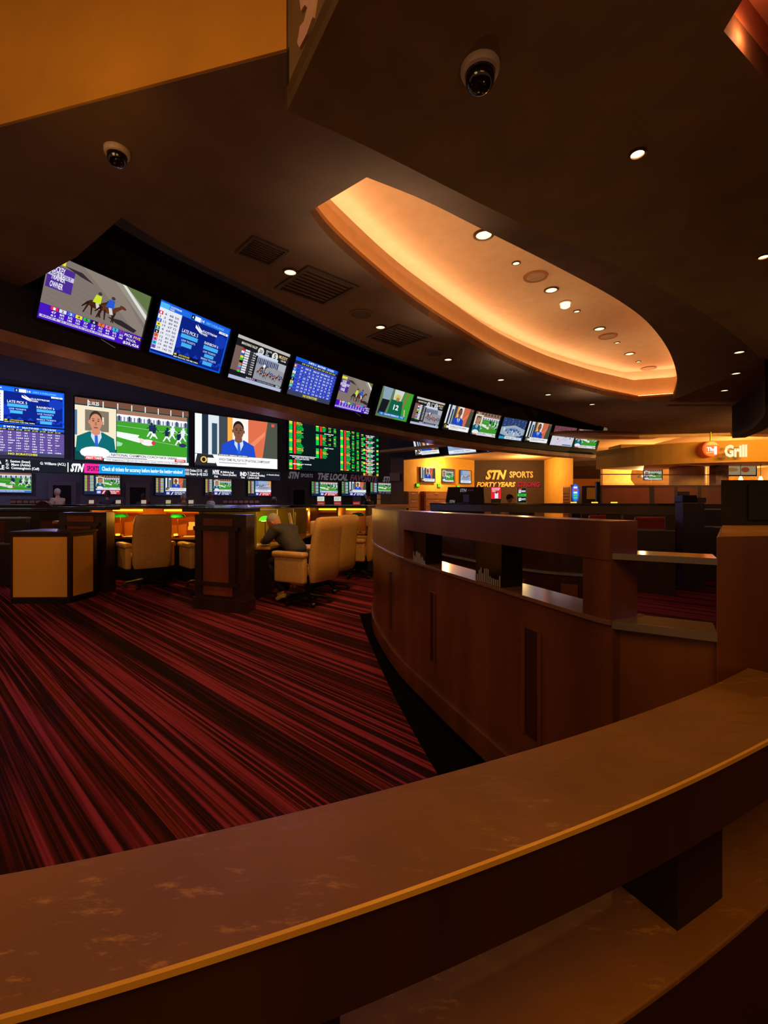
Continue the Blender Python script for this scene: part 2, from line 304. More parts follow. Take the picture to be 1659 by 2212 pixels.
def art_split(a, strip=True, seed=1):
    a.rect(0,0,1,1,(12,60,60)); a.rect(0,.0,1,.10,(110,72,56))
    for i in range(8): a.rect(.1+i*.12,.02,.108+i*.12,.20,(225,235,235))
    a.text('12.10.25',.10,.04,.19,.10,W_); a.rect(0,.12,.33,.80,(226,214,186)); a.rect(.08,.18,.27,.52,(120,110,92)); a.rect(.17,.28,.23,.4,(215,205,180)); a.rect(0,.2,.02,.6,(70,110,150))
    T = a.T
    w3 = T[2]*.33*1.7; a.into(T[0]+T[2]*.165-w3/2,T[1]+T[3]*.14,T[0]+T[2]*.165+w3/2,T[1]+T[3]*.80); art_bust(a,.5,.55,1.38,(14,100,104),(196,132,104),(58,44,36)); a.into(T[0]+T[2]*.335,T[1]+T[3]*.12,T[0]+T[2]*.985,T[1]+T[3]*.86); art_field(a); a.T = T
    if strip:
        a.rect(0,.86,1,1,(14,70,72)); a.rect(.23,.855,.98,.95,(240,240,244)); a.text('7X NATIONAL CHAMPION COACH NICK SABAN',.245,.865,.88,.91,(40,44,50),.02); a.rect(.25,.922,.6,.937,(120,124,130)); a.rect(.86,.90,.97,.95,(205,70,60)); a.text('ESPN',.88,.91,.95,.94,W_)
        a.ell(.16,.87,.12,.10,(236,232,232)); a.rect(.08,.93,.22,.985,(220,70,70)); a.text('FIRST TAKE',.09,.94,.21,.975,W_); a.rect(.23,.955,1,1,(236,236,238)); a.text('CFP SEMIFINALS BEGIN IN THE NEW YEAR WITH FOUR TEAMS LEFT',.25,.965,.95,.99,(120,120,126))
def art_player(a):
    a.rect(0,0,1,1,(60,160,50)); a.poly([(0,0),(.75,0),(.6,1),(0,1)],(96,120,80)); a.poly([(.40,0),(.70,0),(.62,.6),(.42,.6)],(205,214,205)); a.line(.85,0,.70,.8,.06,(150,110,60),.05)
    a.poly([(.06,0),(.34,0),(.32,.4),(.10,.42)],(140,160,180)); a.poly([(.10,.40),(.32,.40),(.26,.9),(.06,.9)],(24,26,34)); a.poly([(.36,.35),(.72,.35),(.78,.85),(.34,.85)],(14,96,70)); a.ell(.54,.25,.09,.11,(210,190,90)); a.ell(.55,.31,.05,.07,(170,120,90)); a.text('12',.48,.50,.64,.68,W_,.03)
    a.rect(.1,.84,.92,.94,(40,110,200)); a.text('12   QUARTERBACK   7-2',.16,.86,.86,.92,W_); a.line(.84,.6,.88,.85,.03,(230,190,160))
def art_arena(a):
    a.rect(0,0,1,1,(40,60,110)); a.poly([(0,.45),(.55,.30),(1,.45),(1,.7),(.5,.9),(0,.75)],(150,170,185)); a.poly([(.2,.52),(.55,.42),(.85,.55),(.5,.72)],(110,140,170)); a.ell(.5,.56,.12,.07,(60,90,170))
    for i in range(40): a.rect((i*.137)%.97,.04+.028*(i%12),(i*.137)%.97+.03,.055+.028*(i%12),random.choice([(90,110,160),(150,130,130),(60,80,120),(200,200,215)]))
    for i in range(9): art_play(a,.15+.085*i,.55+.08*(i%3),.55,random.choice([(235,235,240),(30,50,130)]))
    a.rect(.02,.87,.25,.97,(40,160,190)); a.rect(.25,.85,.95,.97,(225,230,240)); a.text('NYK 88   IND 91   4TH 2:11',.3,.88,.9,.94,(30,30,50))
def art_rink(a):
    a.rect(0,0,1,1,(206,206,220)); a.poly([(0,0),(1,0),(1,.25),(.4,.35),(0,.48)],(110,60,70))
    for i in range(30): a.rect((i*.171)%.95,.02+.03*(i%8),(i*.171)%.95+.03,.04+.03*(i%8),random.choice([(160,90,90),(80,50,70),(190,150,150)]))
    a.line(0,.50,1,.26,.03,(235,235,240)); a.line(.2,1,.7,.4,.008,(190,60,70)); a.ell(.62,.66,.1,.07,(186,196,225)); art_play(a,.62,.55,.5,(40,40,60)); art_play(a,.3,.70,.5,(180,50,60)); art_play(a,.82,.62,.5,(40,40,60)); a.rect(.55,.92,.95,.97,(50,80,190))
def art_tvfield(a):
    art_field(a); a.rect(0,.88,1,1,(60,120,200)); a.rect(0,.86,1,.88,(235,235,240)); a.text('NATIONAL TELEVISED SPORTS ACTION',.1,.91,.8,.96,W_)
def art_desk(a):
    a.rect(0,0,1,1,(150,175,215)); a.ell(.5,.55,.38,.16,(225,230,240)); a.ell(.5,.6,.36,.15,(140,150,175)); a.rect(0,0,.2,.5,(100,140,210)); a.poly([(.75,0),(1,0),(1,.6),(.85,.6)],(215,160,110))
    for i in range(5): art_bust(a,.18+.16*i,.42+.06*(i%2),.45,random.choice([(30,50,110),(60,60,70),(200,205,215)]),(180,130,105),(50,40,34))
    a.rect(0,.80,1,.95,(235,237,245)); a.text('COLLEGE FOOTBALL TONIGHT',.2,.84,.8,.90,(50,50,90))
def art_betting(a, inner, red=True, green=False):          # a broadcast with an odds side-bar and a bottom bar
    a.rect(0,0,1,1,(28,40,70)); g = (30,200,80) if green else (205,215,120)
    for i in range(15):
        y = .03+i*.055; a.rect(.02,y,.09,y+.03,g if i%3 else (220,190,60)); a.rect(.11,y,.14,y+.03,(210,60,40)); a.rect(.16,y,.26,y+.03,(200,225,220) if i%4 else g); 
    T = a.T; a.into(T[0]+T[2]*.32,T[1],T[0]+T[2],T[1]+T[3]*.74); inner(a); a.T = T
    a.rect(.32,.70,1,.76,(225,230,240)); a.rect(.33,.78,.47,.98,(60,70,190)); a.rect(.355,.82,.445,.94,(235,235,245)); a.text('ESPN',.37,.85,.43,.91,(190,40,40)); a.rect(.49,.78,1,.98,(200,36,44) if red else (44,60,130)); a.text('PRESSURE ON\nSEC TEAMS',.62,.80,.96,.96,W_,.02); a.line(.50,.97,.57,.80,.03,W_)
def art_odds(a):
    a.rect(0,0,1,1,(10,22,24)); G=(20,225,90); Y=(235,230,60); R=(235,50,30)
    def block(x, y, n, w, price=True, extra=0, seed=1):
        r = random.Random(seed)
        for i in range(n):
            yy = y+i*.0265; c = Y if (i//2)%3==1 else G
            a.rect(x,yy,x+.03,yy+.019,c); a.rect(x+.042,yy-.004,x+.062,yy+.024,R)
            a.text(r.choice(['BUFFALO','DENVER','BOSTON','DALLAS','MIAMI','DETROIT','UTAH','TEMPLE','TULANE','NAVY']),x+.068,yy,x+.068+w*r.uniform(.55,1),yy+.019,c,.04)
            for e in range(extra):
                if r.random() < .75: a.text(r.choice(['-3','+7','48','-110','+125','51','6']),x+.08+w+e*.055,yy,x+.08+w+e*.055+.028,yy+.019,G if (i+e)%3 else Y,.05)
    def head(x, y, w, t='COLLEGE FOOTBALL - MONDAY DEC 10'): a.text(t,x,y,x+w,y+.019,W_,.04)
    head(.02,.03,.24); block(.015,.065,24,.07,seed=2); a.rect(.02,.735,.28,.745,W_); head(.04,.755,.22,'TO WIN THE 2026 TITLE'); head(.07,.785,.14,'FUTURE BOOK'); block(.015,.815,4,.06,seed=5); head(.05,.875,.18,'SEASON WINS'); block(.015,.91,3,.06,seed=6)
    head(.28,.03,.24,'BASKETBALL - TUESDAY'); block(.275,.065,7,.05,extra=2,seed=7); head(.36,.27,.10,'SECOND HALF'); block(.275,.30,8,.05,extra=2,seed=8); head(.36,.54,.10,'FIRST HALF'); block(.275,.57,7,.06,seed=9)
    head(.53,.05,.28,'PROFESSIONAL FOOTBALL - SUNDAY DEC 14'); block(.535,.085,33,.05,extra=3,seed=10)
    for i, y in enumerate((.04,.20,.32,.43,.50,.60,.70,.78,.86,.93)):
        head(.83,y,.11,'HOCKEY - TUESDAY'); 
        if i not in (0,): head(.84,y+.028,.08,'GAME LINES')
        for k in range(2):
            c = G if i%3 else Y; a.rect(.80,y+.055+k*.024,.825,y+.073+k*.024,c); a.rect(.832,y+.052+k*.024,.848,y+.076+k*.024,R); a.text('REDS  6',.86,y+.055+k*.024,.91,y+.073+k*.024,c,.04); a.rect(.965,y+.055+k*.024,.99,y+.073+k*.024,c)

# ---------------------------------------------------------------- world, camera
w = bpy.data.worlds.new('World'); sc.world = w; w.use_nodes = True
w.node_tree.nodes['Background'].inputs[0].default_value = (.18,.10,.05,1); w.node_tree.nodes['Background'].inputs[1].default_value = 1.0
sc.view_settings.view_transform = 'Standard'; sc.view_settings.look = 'None'
cam = bpy.data.objects.new('camera', bpy.data.cameras.new('camera')); COL.objects.link(cam)
cam.location = (0,0,EH); cam.rotation_euler = (radians(90),0,0); cam.data.sensor_fit = 'HORIZONTAL'; cam.data.sensor_width = 36
cam.data.lens = F/1659*36; cam.data.shift_y = -(1106-HY)/1659; cam.data.clip_start = .02; sc.camera = cam

ZB, ZA = EH+2.2, EH+1.91       # main ceiling, lower soffit
# ---------------------------------------------------------------- floor
def carpet():
    m = bpy.data.materials.new('striped_red_carpet'); m.use_nodes = True; nt = m.node_tree; L = nt.links; N = nt.nodes
    b = N['Principled BSDF']; b.inputs['Roughness'].default_value = .95; b.inputs['Specular IOR Level'].default_value = .1
    tc = N.new('ShaderNodeTexCoord'); mp = N.new('ShaderNodeMapping'); mp.inputs['Rotation'].default_value = (0,0,radians(-47))
    # after rotation x runs across the stripes
    L.new(tc.outputs['Object'], mp.inputs[0])
    def noise(sx, sy, scale, det, rough=.5):
        q = N.new('ShaderNodeMapping'); q.inputs['Scale'].default_value = (sx,sy,1); n = N.new('ShaderNodeTexNoise'); n.inputs['Scale'].default_value = scale; n.inputs['Detail'].default_value = det; n.inputs['Roughness'].default_value = rough
        L.new(mp.outputs[0], q.inputs[0]); L.new(q.outputs[0], n.inputs['Vector']); return n
    n1 = noise(1,.004,7,3,.75); n2 = noise(1,.01,38,1); n3 = noise(1,1,160,2); n4 = noise(1,.003,1.7,1)
    ad = N.new('ShaderNodeMath'); ad.operation = 'MULTIPLY_ADD'; ad.inputs[1].default_value = .35
    L.new(n2.outputs['Fac'], ad.inputs[0]); L.new(n1.outputs['Fac'], ad.inputs[2])
    ad2 = N.new('ShaderNodeMath'); ad2.operation = 'MULTIPLY_ADD'; ad2.inputs[1].default_value = .3; L.new(n4.outputs['Fac'], ad2.inputs[0]); L.new(ad.outputs[0], ad2.inputs[2])
    cr = N.new('ShaderNodeValToRGB'); e = cr.color_ramp.elements
    cols = [(0,(36,16,14)),(.72,(40,16,15)),(.745,(96,30,30)),(.775,(58,20,18)),(.81,(40,16,15)),(.85,(112,34,44)),(.885,(160,56,84)),(.93,(140,46,50)),(.955,(66,22,20)),(1,(120,44,34))]
    while len(e) < len(cols): e.new(.5)
    for q, (p, c) in zip(e, cols): q.position = p; q.color = (*lin(c),1)
    L.new(ad2.outputs[0], cr.inputs[0])
    mx = N.new('ShaderNodeMix'); mx.data_type = 'RGBA'; mx.blend_type = 'MULTIPLY'; mx.inputs[0].default_value = .45
    L.new(cr.outputs[0], mx.inputs[6]); L.new(n3.outputs['Fac'], mx.inputs[7]); L.new(mx.outputs[2], b.inputs['Base Color'])
    bp = N.new('ShaderNodeBump'); bp.inputs['Strength'].default_value = .4; bp.inputs['Distance'].default_value = .01; L.new(n3.outputs['Fac'], bp.inputs['Height']); L.new(bp.outputs[0], b.inputs['Normal'])
    return m
MB().box((2,13,-.05),(46,42,.1)).build('floor', carpet(), kind='structure')

# ---------------------------------------------------------------- ceilings
def R3(z): return [P(*q, z) for q in OV]
left_line = [(0,640),(75,605),(165,555),(285,450)]
rib_curve = [(285,450),(330,484),(450,560),(597,635),(760,720),(900,785),(1100,860),(1250,905),(1312,925)]
A = P(620,112,ZB); A0 = P(0,275,ZB); dA = (A0-A).normalized(); AL = A+dA*9
LL = [P(*q,ZB) for q in left_line]; dl = (LL[0]-LL[3]).normalized()
RC = smooth_path([P(*q,ZB) for q in rib_curve], 6)
far_edge = [P(1312,930,ZB), P(1400,936,ZB), P(1575,937,ZB)]
OV = [(668,457),(792,383),(919,434),(1045,497),(1199,574),(1338,650),(1408,706),(1450,769),(1463,825),(1454,863),(1380,868),(1303,853),(1199,825),(1094,783),(989,724),(884,657),(779,574),(710,511)]
ovp = [P(*q,ZB) for q in OV]
oval = smooth_path(ovp[1:10],5) + [ovp[10]] + smooth_path(ovp[11:]+[ovp[0]],5)
outer = [AL, A, (9,-2.0), (26,-2.0), (26,15.6)] + far_edge[::-1] + [p for p in RC[::-1]] + [P(165,555,ZB),P(75,605,ZB),LL[0], LL[0]+dl*4, (-9,8), (-12,5.4)]
slab('ceiling', [outer, oval], ZB, ZB+.09, CEIL, 'structure')
# stepped edge behind the ceiling, towards the screens
mb = MB(); sweep(mb, RC, -.30, -.02, ZB+.10, ZB+.17); mb.build('trim_1', CEIL, kind='structure')
mb = MB(); sweep(mb, RC, -.62, -.34, ZB+.22, ZB+.30); mb.build('trim_2', NAVY, kind='structure')
# far edge gold strip
mb = MB(); a0, a1 = P(1380,941,ZB-.02), P(1577,936,ZB-.02)
mb.box(((a0.x+a1.x)/2,(a0.y+a1.y)/2,ZB-.05),((a1-a0).length,.06,.09),rz=atan2(a1.y-a0.y,a1.x-a0.x)); mb.build('trim_3', mat('gold_edge_paint',(190,140,50),.4), kind='structure')
# recess: throat, hidden ledge, tall cove wall, cream lid
def inset(loop, d):
    n = len(loop); c = Vector((sum(p[0] for p in loop)/n, sum(p[1] for p in loop)/n)); out = []
    ar = sum(loop[i][0]*loop[(i+1)%n][1]-loop[(i+1)%n][0]*loop[i][1] for i in range(n)); sg = 1 if ar > 0 else -1
    for i in range(n):
        a = Vector(loop[i-1][:2]); b = Vector(loop[(i+1)%n][:2]); t = (b-a).normalized(); out.append(Vector(loop[i][:2])+Vector((t.y,-t.x))*d*sg)
    return out
o1 = inset(oval, .16)
def ring(mb, a, b, za, zb):
    n = len(a); A_ = [mb.b.verts.new((p[0],p[1],za)) for p in a]; B_ = [mb.b.verts.new((p[0],p[1],zb)) for p in b]
    for i in range(n): mb.b.faces.new((A_[i],A_[(i+1)%n],B_[(i+1)%n],B_[i]))
mb = MB(); ring(mb, oval, oval, ZB+.001, ZB+.13); mb.build('trim_4', COVE, kind='structure')
mb = MB(); ring(mb, oval, o1, ZB+.13, ZB+.13); ring(mb, o1, o1, ZB+.13, ZB+.52); o2 = inset(oval,.42); ring(mb, o1, o2, ZB+.52, ZB+.52); ring(mb, o2, o2, ZB+.52, ZB+.76); mb.build('wall_recess', CREAM, kind='structure')
slab('ceiling_recess', [o2], ZB+.76, ZB+.81, CREAM, 'structure')
# cove light hidden on the ledge
mb = MB(); oi = inset(oval,.05); oj = inset(oval,.11); ring(mb, oi, oj, ZB+.145, ZB+.145)
cv = mb.build('cove_light_strip', glow('cove_glow',(255,205,140),4.0)); tag(cv,'warm cove light strip on the lower ledge of the curved ceiling recess','light strip')
mb = MB(); ring(mb, inset(oval,.26), inset(oval,.36), ZB+.535, ZB+.535)
tag(mb.build('cove_light_strip', glow('upper_cove_glow',(255,232,200),6.0)),'pale light strip hidden on the upper ledge of the curved ceiling recess','light strip')
# lower soffit with the sign fascia
C = P(620,240,ZA); Dd = P(655,165,ZA); dS = (Dd-C).normalized()
sof = smooth_path([P(*q,ZA) for q in ((620,240),(735,290),(850,345),(1100,470),(1300,560),(1504,666),(1600,735),(1641,772))],6)
loop = [Vector(p[:2]) for p in sof] + [Vector((9,8)),Vector((12,-2)),(C+dS*5)[:2]]
hole = [P(*q,ZA) for q in ((1563,67),(1662,182),(1800,330),(2000,200),(1750,-150),(1640,-60))]
slab('ceiling_lower', [loop, hole], ZA, ZA+.12, CEIL2, 'structure')
mb = MB(); ring(mb, hole, hole, ZA+.0, ZA+.26); mb.prism([h[:2] for h in hole], ZA+.26, ZA+.275); mb.build('ceiling_corner', mat('rust_plaster',(170,96,60),.8), kind='structure')
mb = MB(); S2 = C+dS*5; nS = Vector((dS.y,-dS.x,0))*.0
mb.prism([C[:2], S2[:2], (S2.x+.1,S2.y+.05), (C.x+.1,C.y+.05)], ZA+.05, EH+4.2); mb.build('wall_sign_fascia', CEIL2, kind='structure')
mb = MB(); sweep(mb, [p for p in sof], -.0, .03, ZA+.12, ZB+.0); mb.build('trim_5', VOID, kind='structure')
# white sign letter on that fascia (only its lower end is in view)
def on_plane(px, py, p0, d):           # point on a vertical plane through p0 along d
    r = Vector(((px-CX)/F, 1)); dd = Vector(d[:2]); A_ = r.x*dd.y-r.y*dd.x
    t = (p0[0]*dd.y-p0[1]*dd.x)/A_
    return Vector((r.x*t, t, EH+(HY-py)/F*t))
lt = [(650,-60),(652,0),(655,27),(664,13),(669,20),(662,48),(653,60),(647,95),(652,106),(668,76),(681,40),(687,0),(694,-40),(690,-80)]
mb = MB(); vs = []
for off in (-.012,-.001):
    vs.append([mb.b.verts.new(on_plane(x,y,C,dS)+Vector((-dS.y,dS.x,0))*-abs(off)) for x,y in lt])
mb.b.faces.new(vs[0]); mb.b.faces.new(vs[1][::-1])
for i in range(len(lt)): mb.b.faces.new((vs[0][i],vs[0][(i+1)%len(lt)],vs[1][(i+1)%len(lt)],vs[1][i]))
tag(mb.build('sign_letter', mat('pale_pink_letter',(225,185,165),.5)), 'pale curved sign letter on the dark fascia at the top edge', 'letter')
# ochre fascia
mb = MB(); mb.prism([(AL.x,AL.y-.012),(A.x,A.y-.012),(A.x-.02,A.y+.12),(AL.x-.02,AL.y+.12)], ZB+.004, ZB+3.2); mb.build('wall_ochre_fascia', OCHREN, kind='structure')
# hanging bulkhead at the right
bh = smooth_path([(5.7,6.9),(6.5,7.9),(7.4,9.3),(8.0,10.6)],6)
mb = MB(); sweep(mb, bh, 0, .25, EH+1.46, ZB); mb.build('wall_bulkhead', VOID, kind='structure')
mb = MB(); mb.prism([(6.6,7.8),(12,7),(13,11),(8.3,10.7)], EH+1.75, EH+1.80); mb.build('ceiling_side', mat('pale_tan_ceiling',(150,118,88),.8), kind='structure')

# ---------------------------------------------------------------- the hanging band of televisions
TVS = [(-3.47,4.73,63.4),(-2.86,5.84,61.9),(-2.26,7.05,59.1),(-1.58,8.14,56.2),(-.86,9.29,52.5),(-.05,10.2,50),(.78,11.24,46.5),(1.69,12.14,44.5),(2.6,13.06,40),(3.62,13.99,36.6),(4.62,14.70,34.2),(5.74,15.53,31),(6.83,16.25,27.5)]
TW, TH, TILT = 1.235, .708, radians(21.1); ZT = EH+2.6
path = [Vector((-4.25,3.1)), Vector((-4.02,3.55))] + [Vector(t[:2]) for t in TVS]; yl = radians(27.5); path.append(path[-1]+Vector((cos(yl),sin(yl)))*1.30); path.append(path[-1]+Vector((cos(yl),sin(yl)))*.12)
def band_secs(z0, z1, back0, back1):
    ns = normals(path); S = []
    for p, n in zip(path, ns):
        f = lambda z: p - n*((ZT-z)*tan(TILT)) if z < ZT+.35 else p + n*(.35*tan(TILT))
        a, b = f(z0)-n*back0, f(z1)-n*back0
        S.append([(a.x,a.y,z0),(b.x,b.y,z1),((b-n*back1).x,(b-n*back1).y,z1),((a-n*back1).x,(a-n*back1).y,z0)])
    return S
mb = MB(); mb.loft(band_secs(EH+1.72,ZT+.35,.07,.35)); mb.build('wall_screen_band', NAVY, kind='structure')
mb = MB(); mb.loft(band_secs(ZT+.35,EH+3.45,.07,.35)); mb.build('wall_band_top', VOID, kind='structure')
mb = MB(); mb.loft(band_secs(EH+1.64,EH+1.75,.02,.50)); mb.build('trim_6', TRIMB, kind='structure')
pts = [(p.x,p.y) for p in path]
slab('ceiling_upper', [pts+[(26,18),(26,2),(-5,1.0)]], EH+3.42, EH+3.5, VOID, 'structure')
arts = [art_race,art_gulf,art_muddy,art_table,art_race,art_player,art_muddy,art_host,art_split,art_arena,art_host,art_rink,art_split]
lab = ['two riders on horseback over purple odds bars','blue race track pick five and rainbow six pools','grey horse race replay with the number five and MUDDY','blue table of white betting numbers and yellow footer',
 'two riders, left of the green football player','football player in green jersey number twelve','small grey race replay beside the green football player','host in blue suit, right of the small race replay',
 'man beside a green football field, left of the basketball arena','blue basketball arena seen from above','host in blue suit, right of the basketball arena','white ice hockey rink','man beside a football field, last on the hanging band']
def set_screen(o, tl, yaw, tilt, W, H, art, m, bez=.018, name='picture', depth=.06, bm=BLACK):
    mb = MB()
    for c, d in (((0,0,H/2+bez/2),(W+2*bez,depth,bez)),((0,0,-H/2-bez/2),(W+2*bez,depth,bez)),((W/2+bez/2,0,0),(bez,depth,H)),((-W/2-bez/2,0,0),(bez,depth,H)),((0,depth*.25,0),(W,depth*.5,H))): mb.box(c,d)
    mb.build('bezel', bm, o)
    a = Art(); art(a); a.build(name, W, H, m, o, ofs=.004)
for i, (x, y, yaw) in enumerate(TVS):
    ya = radians(yaw); u = Vector((cos(ya),sin(ya),0)); n = Vector((sin(ya),-cos(ya),0)); dn = -n*sin(TILT)-Vector((0,0,cos(TILT)))
    c = Vector((x,y,ZT))+u*TW/2+dn*TH/2
    o = thing('television','tilted hanging television: '+lab[i],'television',c,ya,'televisions along the hanging curved band',tilt=TILT)
    set_screen(o,None,0,0,TW-.06,TH-.035,arts[i],TVM)

# ---------------------------------------------------------------- the big screen wall
WY = radians(43); W0 = Vector((-12.29,18.28)); WU = Vector((cos(WY),sin(WY))); WN = Vector((sin(WY),-cos(WY)))
def wu(px):
    r = (px-CX)/F; D = (W0.y*WU.x/WU.y - W0.x)/(WU.x/WU.y - r); return (D-W0.y)/WU.y
def wp(u, z, off=0): q = W0+WU*u+WN*off; return Vector((q.x,q.y,z))
def wz(px, py): return zat(py, (W0+WU*wu(px)).y)
mb = MB(); c = wp(6,4.2,-.15); mb.box(c,(42,.3,8.6),rz=WY); mb.build('wall_back', mat('charcoal_wall',(88,88,104),.8), kind='structure')
slab('ceiling_screen_hall', [[(-26,6),(-5.0,2.5)]+[(p.x-.5,p.y+.6) for p in path[1:]]+[(9,24),(6,38),(-26,10)]], EH+6.9, EH+7.0, VOID, 'structure')
def wall_screen(name, label, cat, u0, u1, z0, z1, art, m=LED, group=None, bez=.03, off=.1, depth=.12):
    o = thing(name,label,cat,wp((u0+u1)/2,(z0+z1)/2,off),WY,group); set_screen(o,None,0,0,u1-u0,z1-z0,art,m,bez,depth=depth); return o
zt, zb = EH+4.15, EH+1.67
G4 = 'large LED video screens on the dark wall'
wall_screen('led_screen','large LED screen with a blue race track pool board, above the purple number table','screen',-2.95,-.34,EH+2.84,EH+4.22,art_gulf,group=G4)
wall_screen('led_screen','large LED screen with a purple table of betting numbers, at the left edge','screen',-2.95,-.34,EH+1.70,EH+2.80,lambda a: art_table(a,(96,78,150),(62,44,110),9),group=G4)
wall_screen('led_screen','large LED screen with a man in green jacket beside a football field','screen',0,4.41,zb,zt,art_split,group=G4)
wall_screen('led_screen','large LED screen with a host in blue suit and white headline strip','screen',4.68,9.0,zb-.02,zt-.02,art_host,group=G4)
wall_screen('odds_board','dark LED betting board with rows of green, yellow and red odds','odds board',wu(619),wu(816),EH+1.72,wz(717,913)+.1,art_odds)
def tick(a):
    a.rect(0,0,1,1,(30,32,40)); 
def strip(u0,u1,zc,h,name,label,items,m=LED,base=(26,28,36)):
    def art(a):
        if base: a.rect(0,0,1,1,base)
        L = u1-u0
        for it in items:
            t,x0,x1,y0,y1,c,bo,sh = it[:8]
            if len(it)>8: a.rect((x0-.1)/L,.1,(x1+.1)/L,.92,it[8])
            a.text(t,x0/L,y0,x1/L,y1,c,bo,sh)
    o = thing(name,label,'ticker',wp((u0+u1)/2,zc,.08),WY)
    mb = MB(); mb.box((0,.02,0),(L_:=u1-u0,.05,h)); mb.build('housing',BLACK,o); a = Art(); art(a); a.build('picture',L_,h,m,o,ofs=.008)
zc = EH+1.355; u_a = wu(0)-.6
def up(px): return wu(px)-u_a
items = [('LA\nCLE',up(-12),up(9),.12,.9,W_,.03,0),('F:  Sexton (knee)\nG:  Mann (Ankle)\nG:  Connaughton (Calf)',up(12),up(84),.1,.9,W_,.02,0),('G: Williams (ACL)',up(86),up(141),.15,.45,W_,.02,0),
 ('I',up(145),up(147),.1,.9,W_,0,0),('STN',up(151),up(181),.14,.88,W_,.06,.35),('SPORTS',up(187),up(213),.3,.75,(60,16,44),.03,0,(235,40,150)),('Check all tickets for accuracy before leaving the betting window!',up(219),up(393),.3,.8,(225,245,255),.03,0,(20,140,215)),
 ('1533 Dukes (17-7)   -4.5\n1555 Pacers (6-18) 225.5',up(398),up(447),.15,.85,W_,.02,0),('NYK',up(458),up(473),.12,.6,W_,.04,0),('Out',up(461),up(469),.68,.9,W_,.03,0),('M. McBride (Leg)\nL. Shamet (Shoulder)',up(475),up(509),.2,.75,W_,.02,0),
 ('IND',up(517),up(531),.2,.65,W_,.04,0),('Out',up(519),up(527),.7,.9,W_,.03,0),('O. Toppin (Leg)\nT. Haliburton (Achilles)\nI. Jackson (Calf)',up(533),up(570),.15,.95,W_,.02,0),('A. Nesmith (Knee)',up(574),up(601),.3,.5,W_,.02,0)]
strip(u_a,wu(604),zc,.46,'ticker_display','long LED ticker strip with white injury news and STN SPORTS',items)
o = thing('wall_lettering','dim letters reading STN SPORTS THE LOCAL FAVORITE STN SPORTS below the odds board','lettering',wp((wu(620)+wu(875))/2,EH+1.46,.03),WY)
L_ = wu(875)-wu(620); f_ = lambda px: (wu(px)-wu(620))/L_
gy = (150,142,150)
for nm, items_ in (('white_letters',[('STN',622,646,.1,.95,gy,.05,.35),('SPORTS',649,675,.28,.72,gy,.02,0),('THE LOCAL',686,750,.08,.95,gy,.04,.3),('STN',826,848,.1,.9,gy,.05,.35),('SPORTS',851,874,.3,.65,gy,.02,0)]),('mauve_letters',[('FAVORITE',755,816,.08,.95,(120,70,92),.04,.3)])):
    for t,p0,p1,y0,y1,c,bo,sh in items_:
        a = Art(); a.text(t,f_(p0),y0,f_(p1),y1,c,bo,sh); a.build(nm[:-1]+'ing',L_,.46,DIM,o,ofs=.01)
# televisions in the lower row
GL = 'small televisions in the row under the big screens'
low = [(-12,67,1022,1064,lambda a: art_tvfield(a),'football game, leftmost of the lower row'),(180,258,1027,1068,lambda a: art_betting(a,art_split,True),'odds column, small man and red banner, second from the left'),
 (334,400,1033,1070,lambda a: art_betting(a,art_host,False),'host in blue suit and navy banner, under the first ticker text'),(441,498,1035,1070,lambda a: art_betting(a,art_split,False),'small football scene and navy banner, below the letters NYK'),
 (533,583,1039,1071,lambda a: art_betting(a,art_desk,True),'panel of people at a desk and red banner'),(670,727,1041,1071,lambda a: art_betting(a,art_tvfield,True,True),'green odds and a stadium view, under the word LOCAL'),
 (735,788,1041,1071,lambda a: art_betting(a,art_host,False,True),'host in blue suit beside green odds, under FAVORITE'),(797,850,1043,1067,lambda a: art_betting(a,art_field,False,True),'blue football crowd, rightmost of the lower row')]
for x0,x1,y0,y1,ar,lb in low:
    ua, ub = wu(x0), wu(x1); pm = (x0+x1)/2
    wall_screen('television','small wall television showing '+lb,'television',ua,ub,wz(pm,y1),wz(pm,y0),ar,TVM,GL,.03,.1,.1)
# grey door frames in the back wall
for i,(x0,x1,y0) in enumerate(((103,163,1040),(270,322,1045),(625,663,1051))):
    ua, ub = wu(x0), wu(x1); zt_ = wz((x0+x1)/2,y0); d = bpy.data.objects.new('door_%d'%(i+1),None); COL.objects.link(d); d['kind']='structure'; d.location = wp((ua+ub)/2,0,.04); d.rotation_euler = (0,0,WY); wd = ub-ua; t = .17*wd
    MB().box((0,0,zt_/2),(wd-2*t,.04,zt_)).build('door_leaf',VOID,d)
    m_ = MB(); m_.box((-wd/2+t/2,-.02,zt_/2),(t,.08,zt_)).box((wd/2-t/2,-.02,zt_/2),(t,.08,zt_)).box((0,-.02,zt_-t/2),(wd-2*t,.08,t)); m_.build('door_frame',GREYF,d)

# ---------------------------------------------------------------- curved wooden partition (second one, full height)
def part_between(path, pxa, pxb):       # piece of a path between two picture columns
    out = []
    for i in range(len(path)-1):
        for k in range(8):
            p = path[i].lerp(path[i+1], k/8); q = CX+F*p.x/p.y
            if pxa <= q <= pxb and p.y < 5.6: out.append(p)
    return out
PA = smooth_path([(.22,7.6),(-.04,6.3),(-.13,5.0),(.06,3.75),(.30,2.95),(.53,2.3),(.735,1.73),(.79,1.61)],8)
o = thing('curved_partition','long curved red-brown wooden partition with an open slot under its top rail','partition',(0,0,0))
mb = MB(); sweep(mb,PA,-.15,0,EH-.205,EH-.068); mb.build('top_rail',WOOD,o,bev=.004)
mb = MB(); sweep(mb,PA,-.19,.004,EH-.432,EH-.415); mb.build('ledge',mat('satin_wood_ledge',(112,78,62),.14,noise=.15,coat=.6),o,bev=.003)
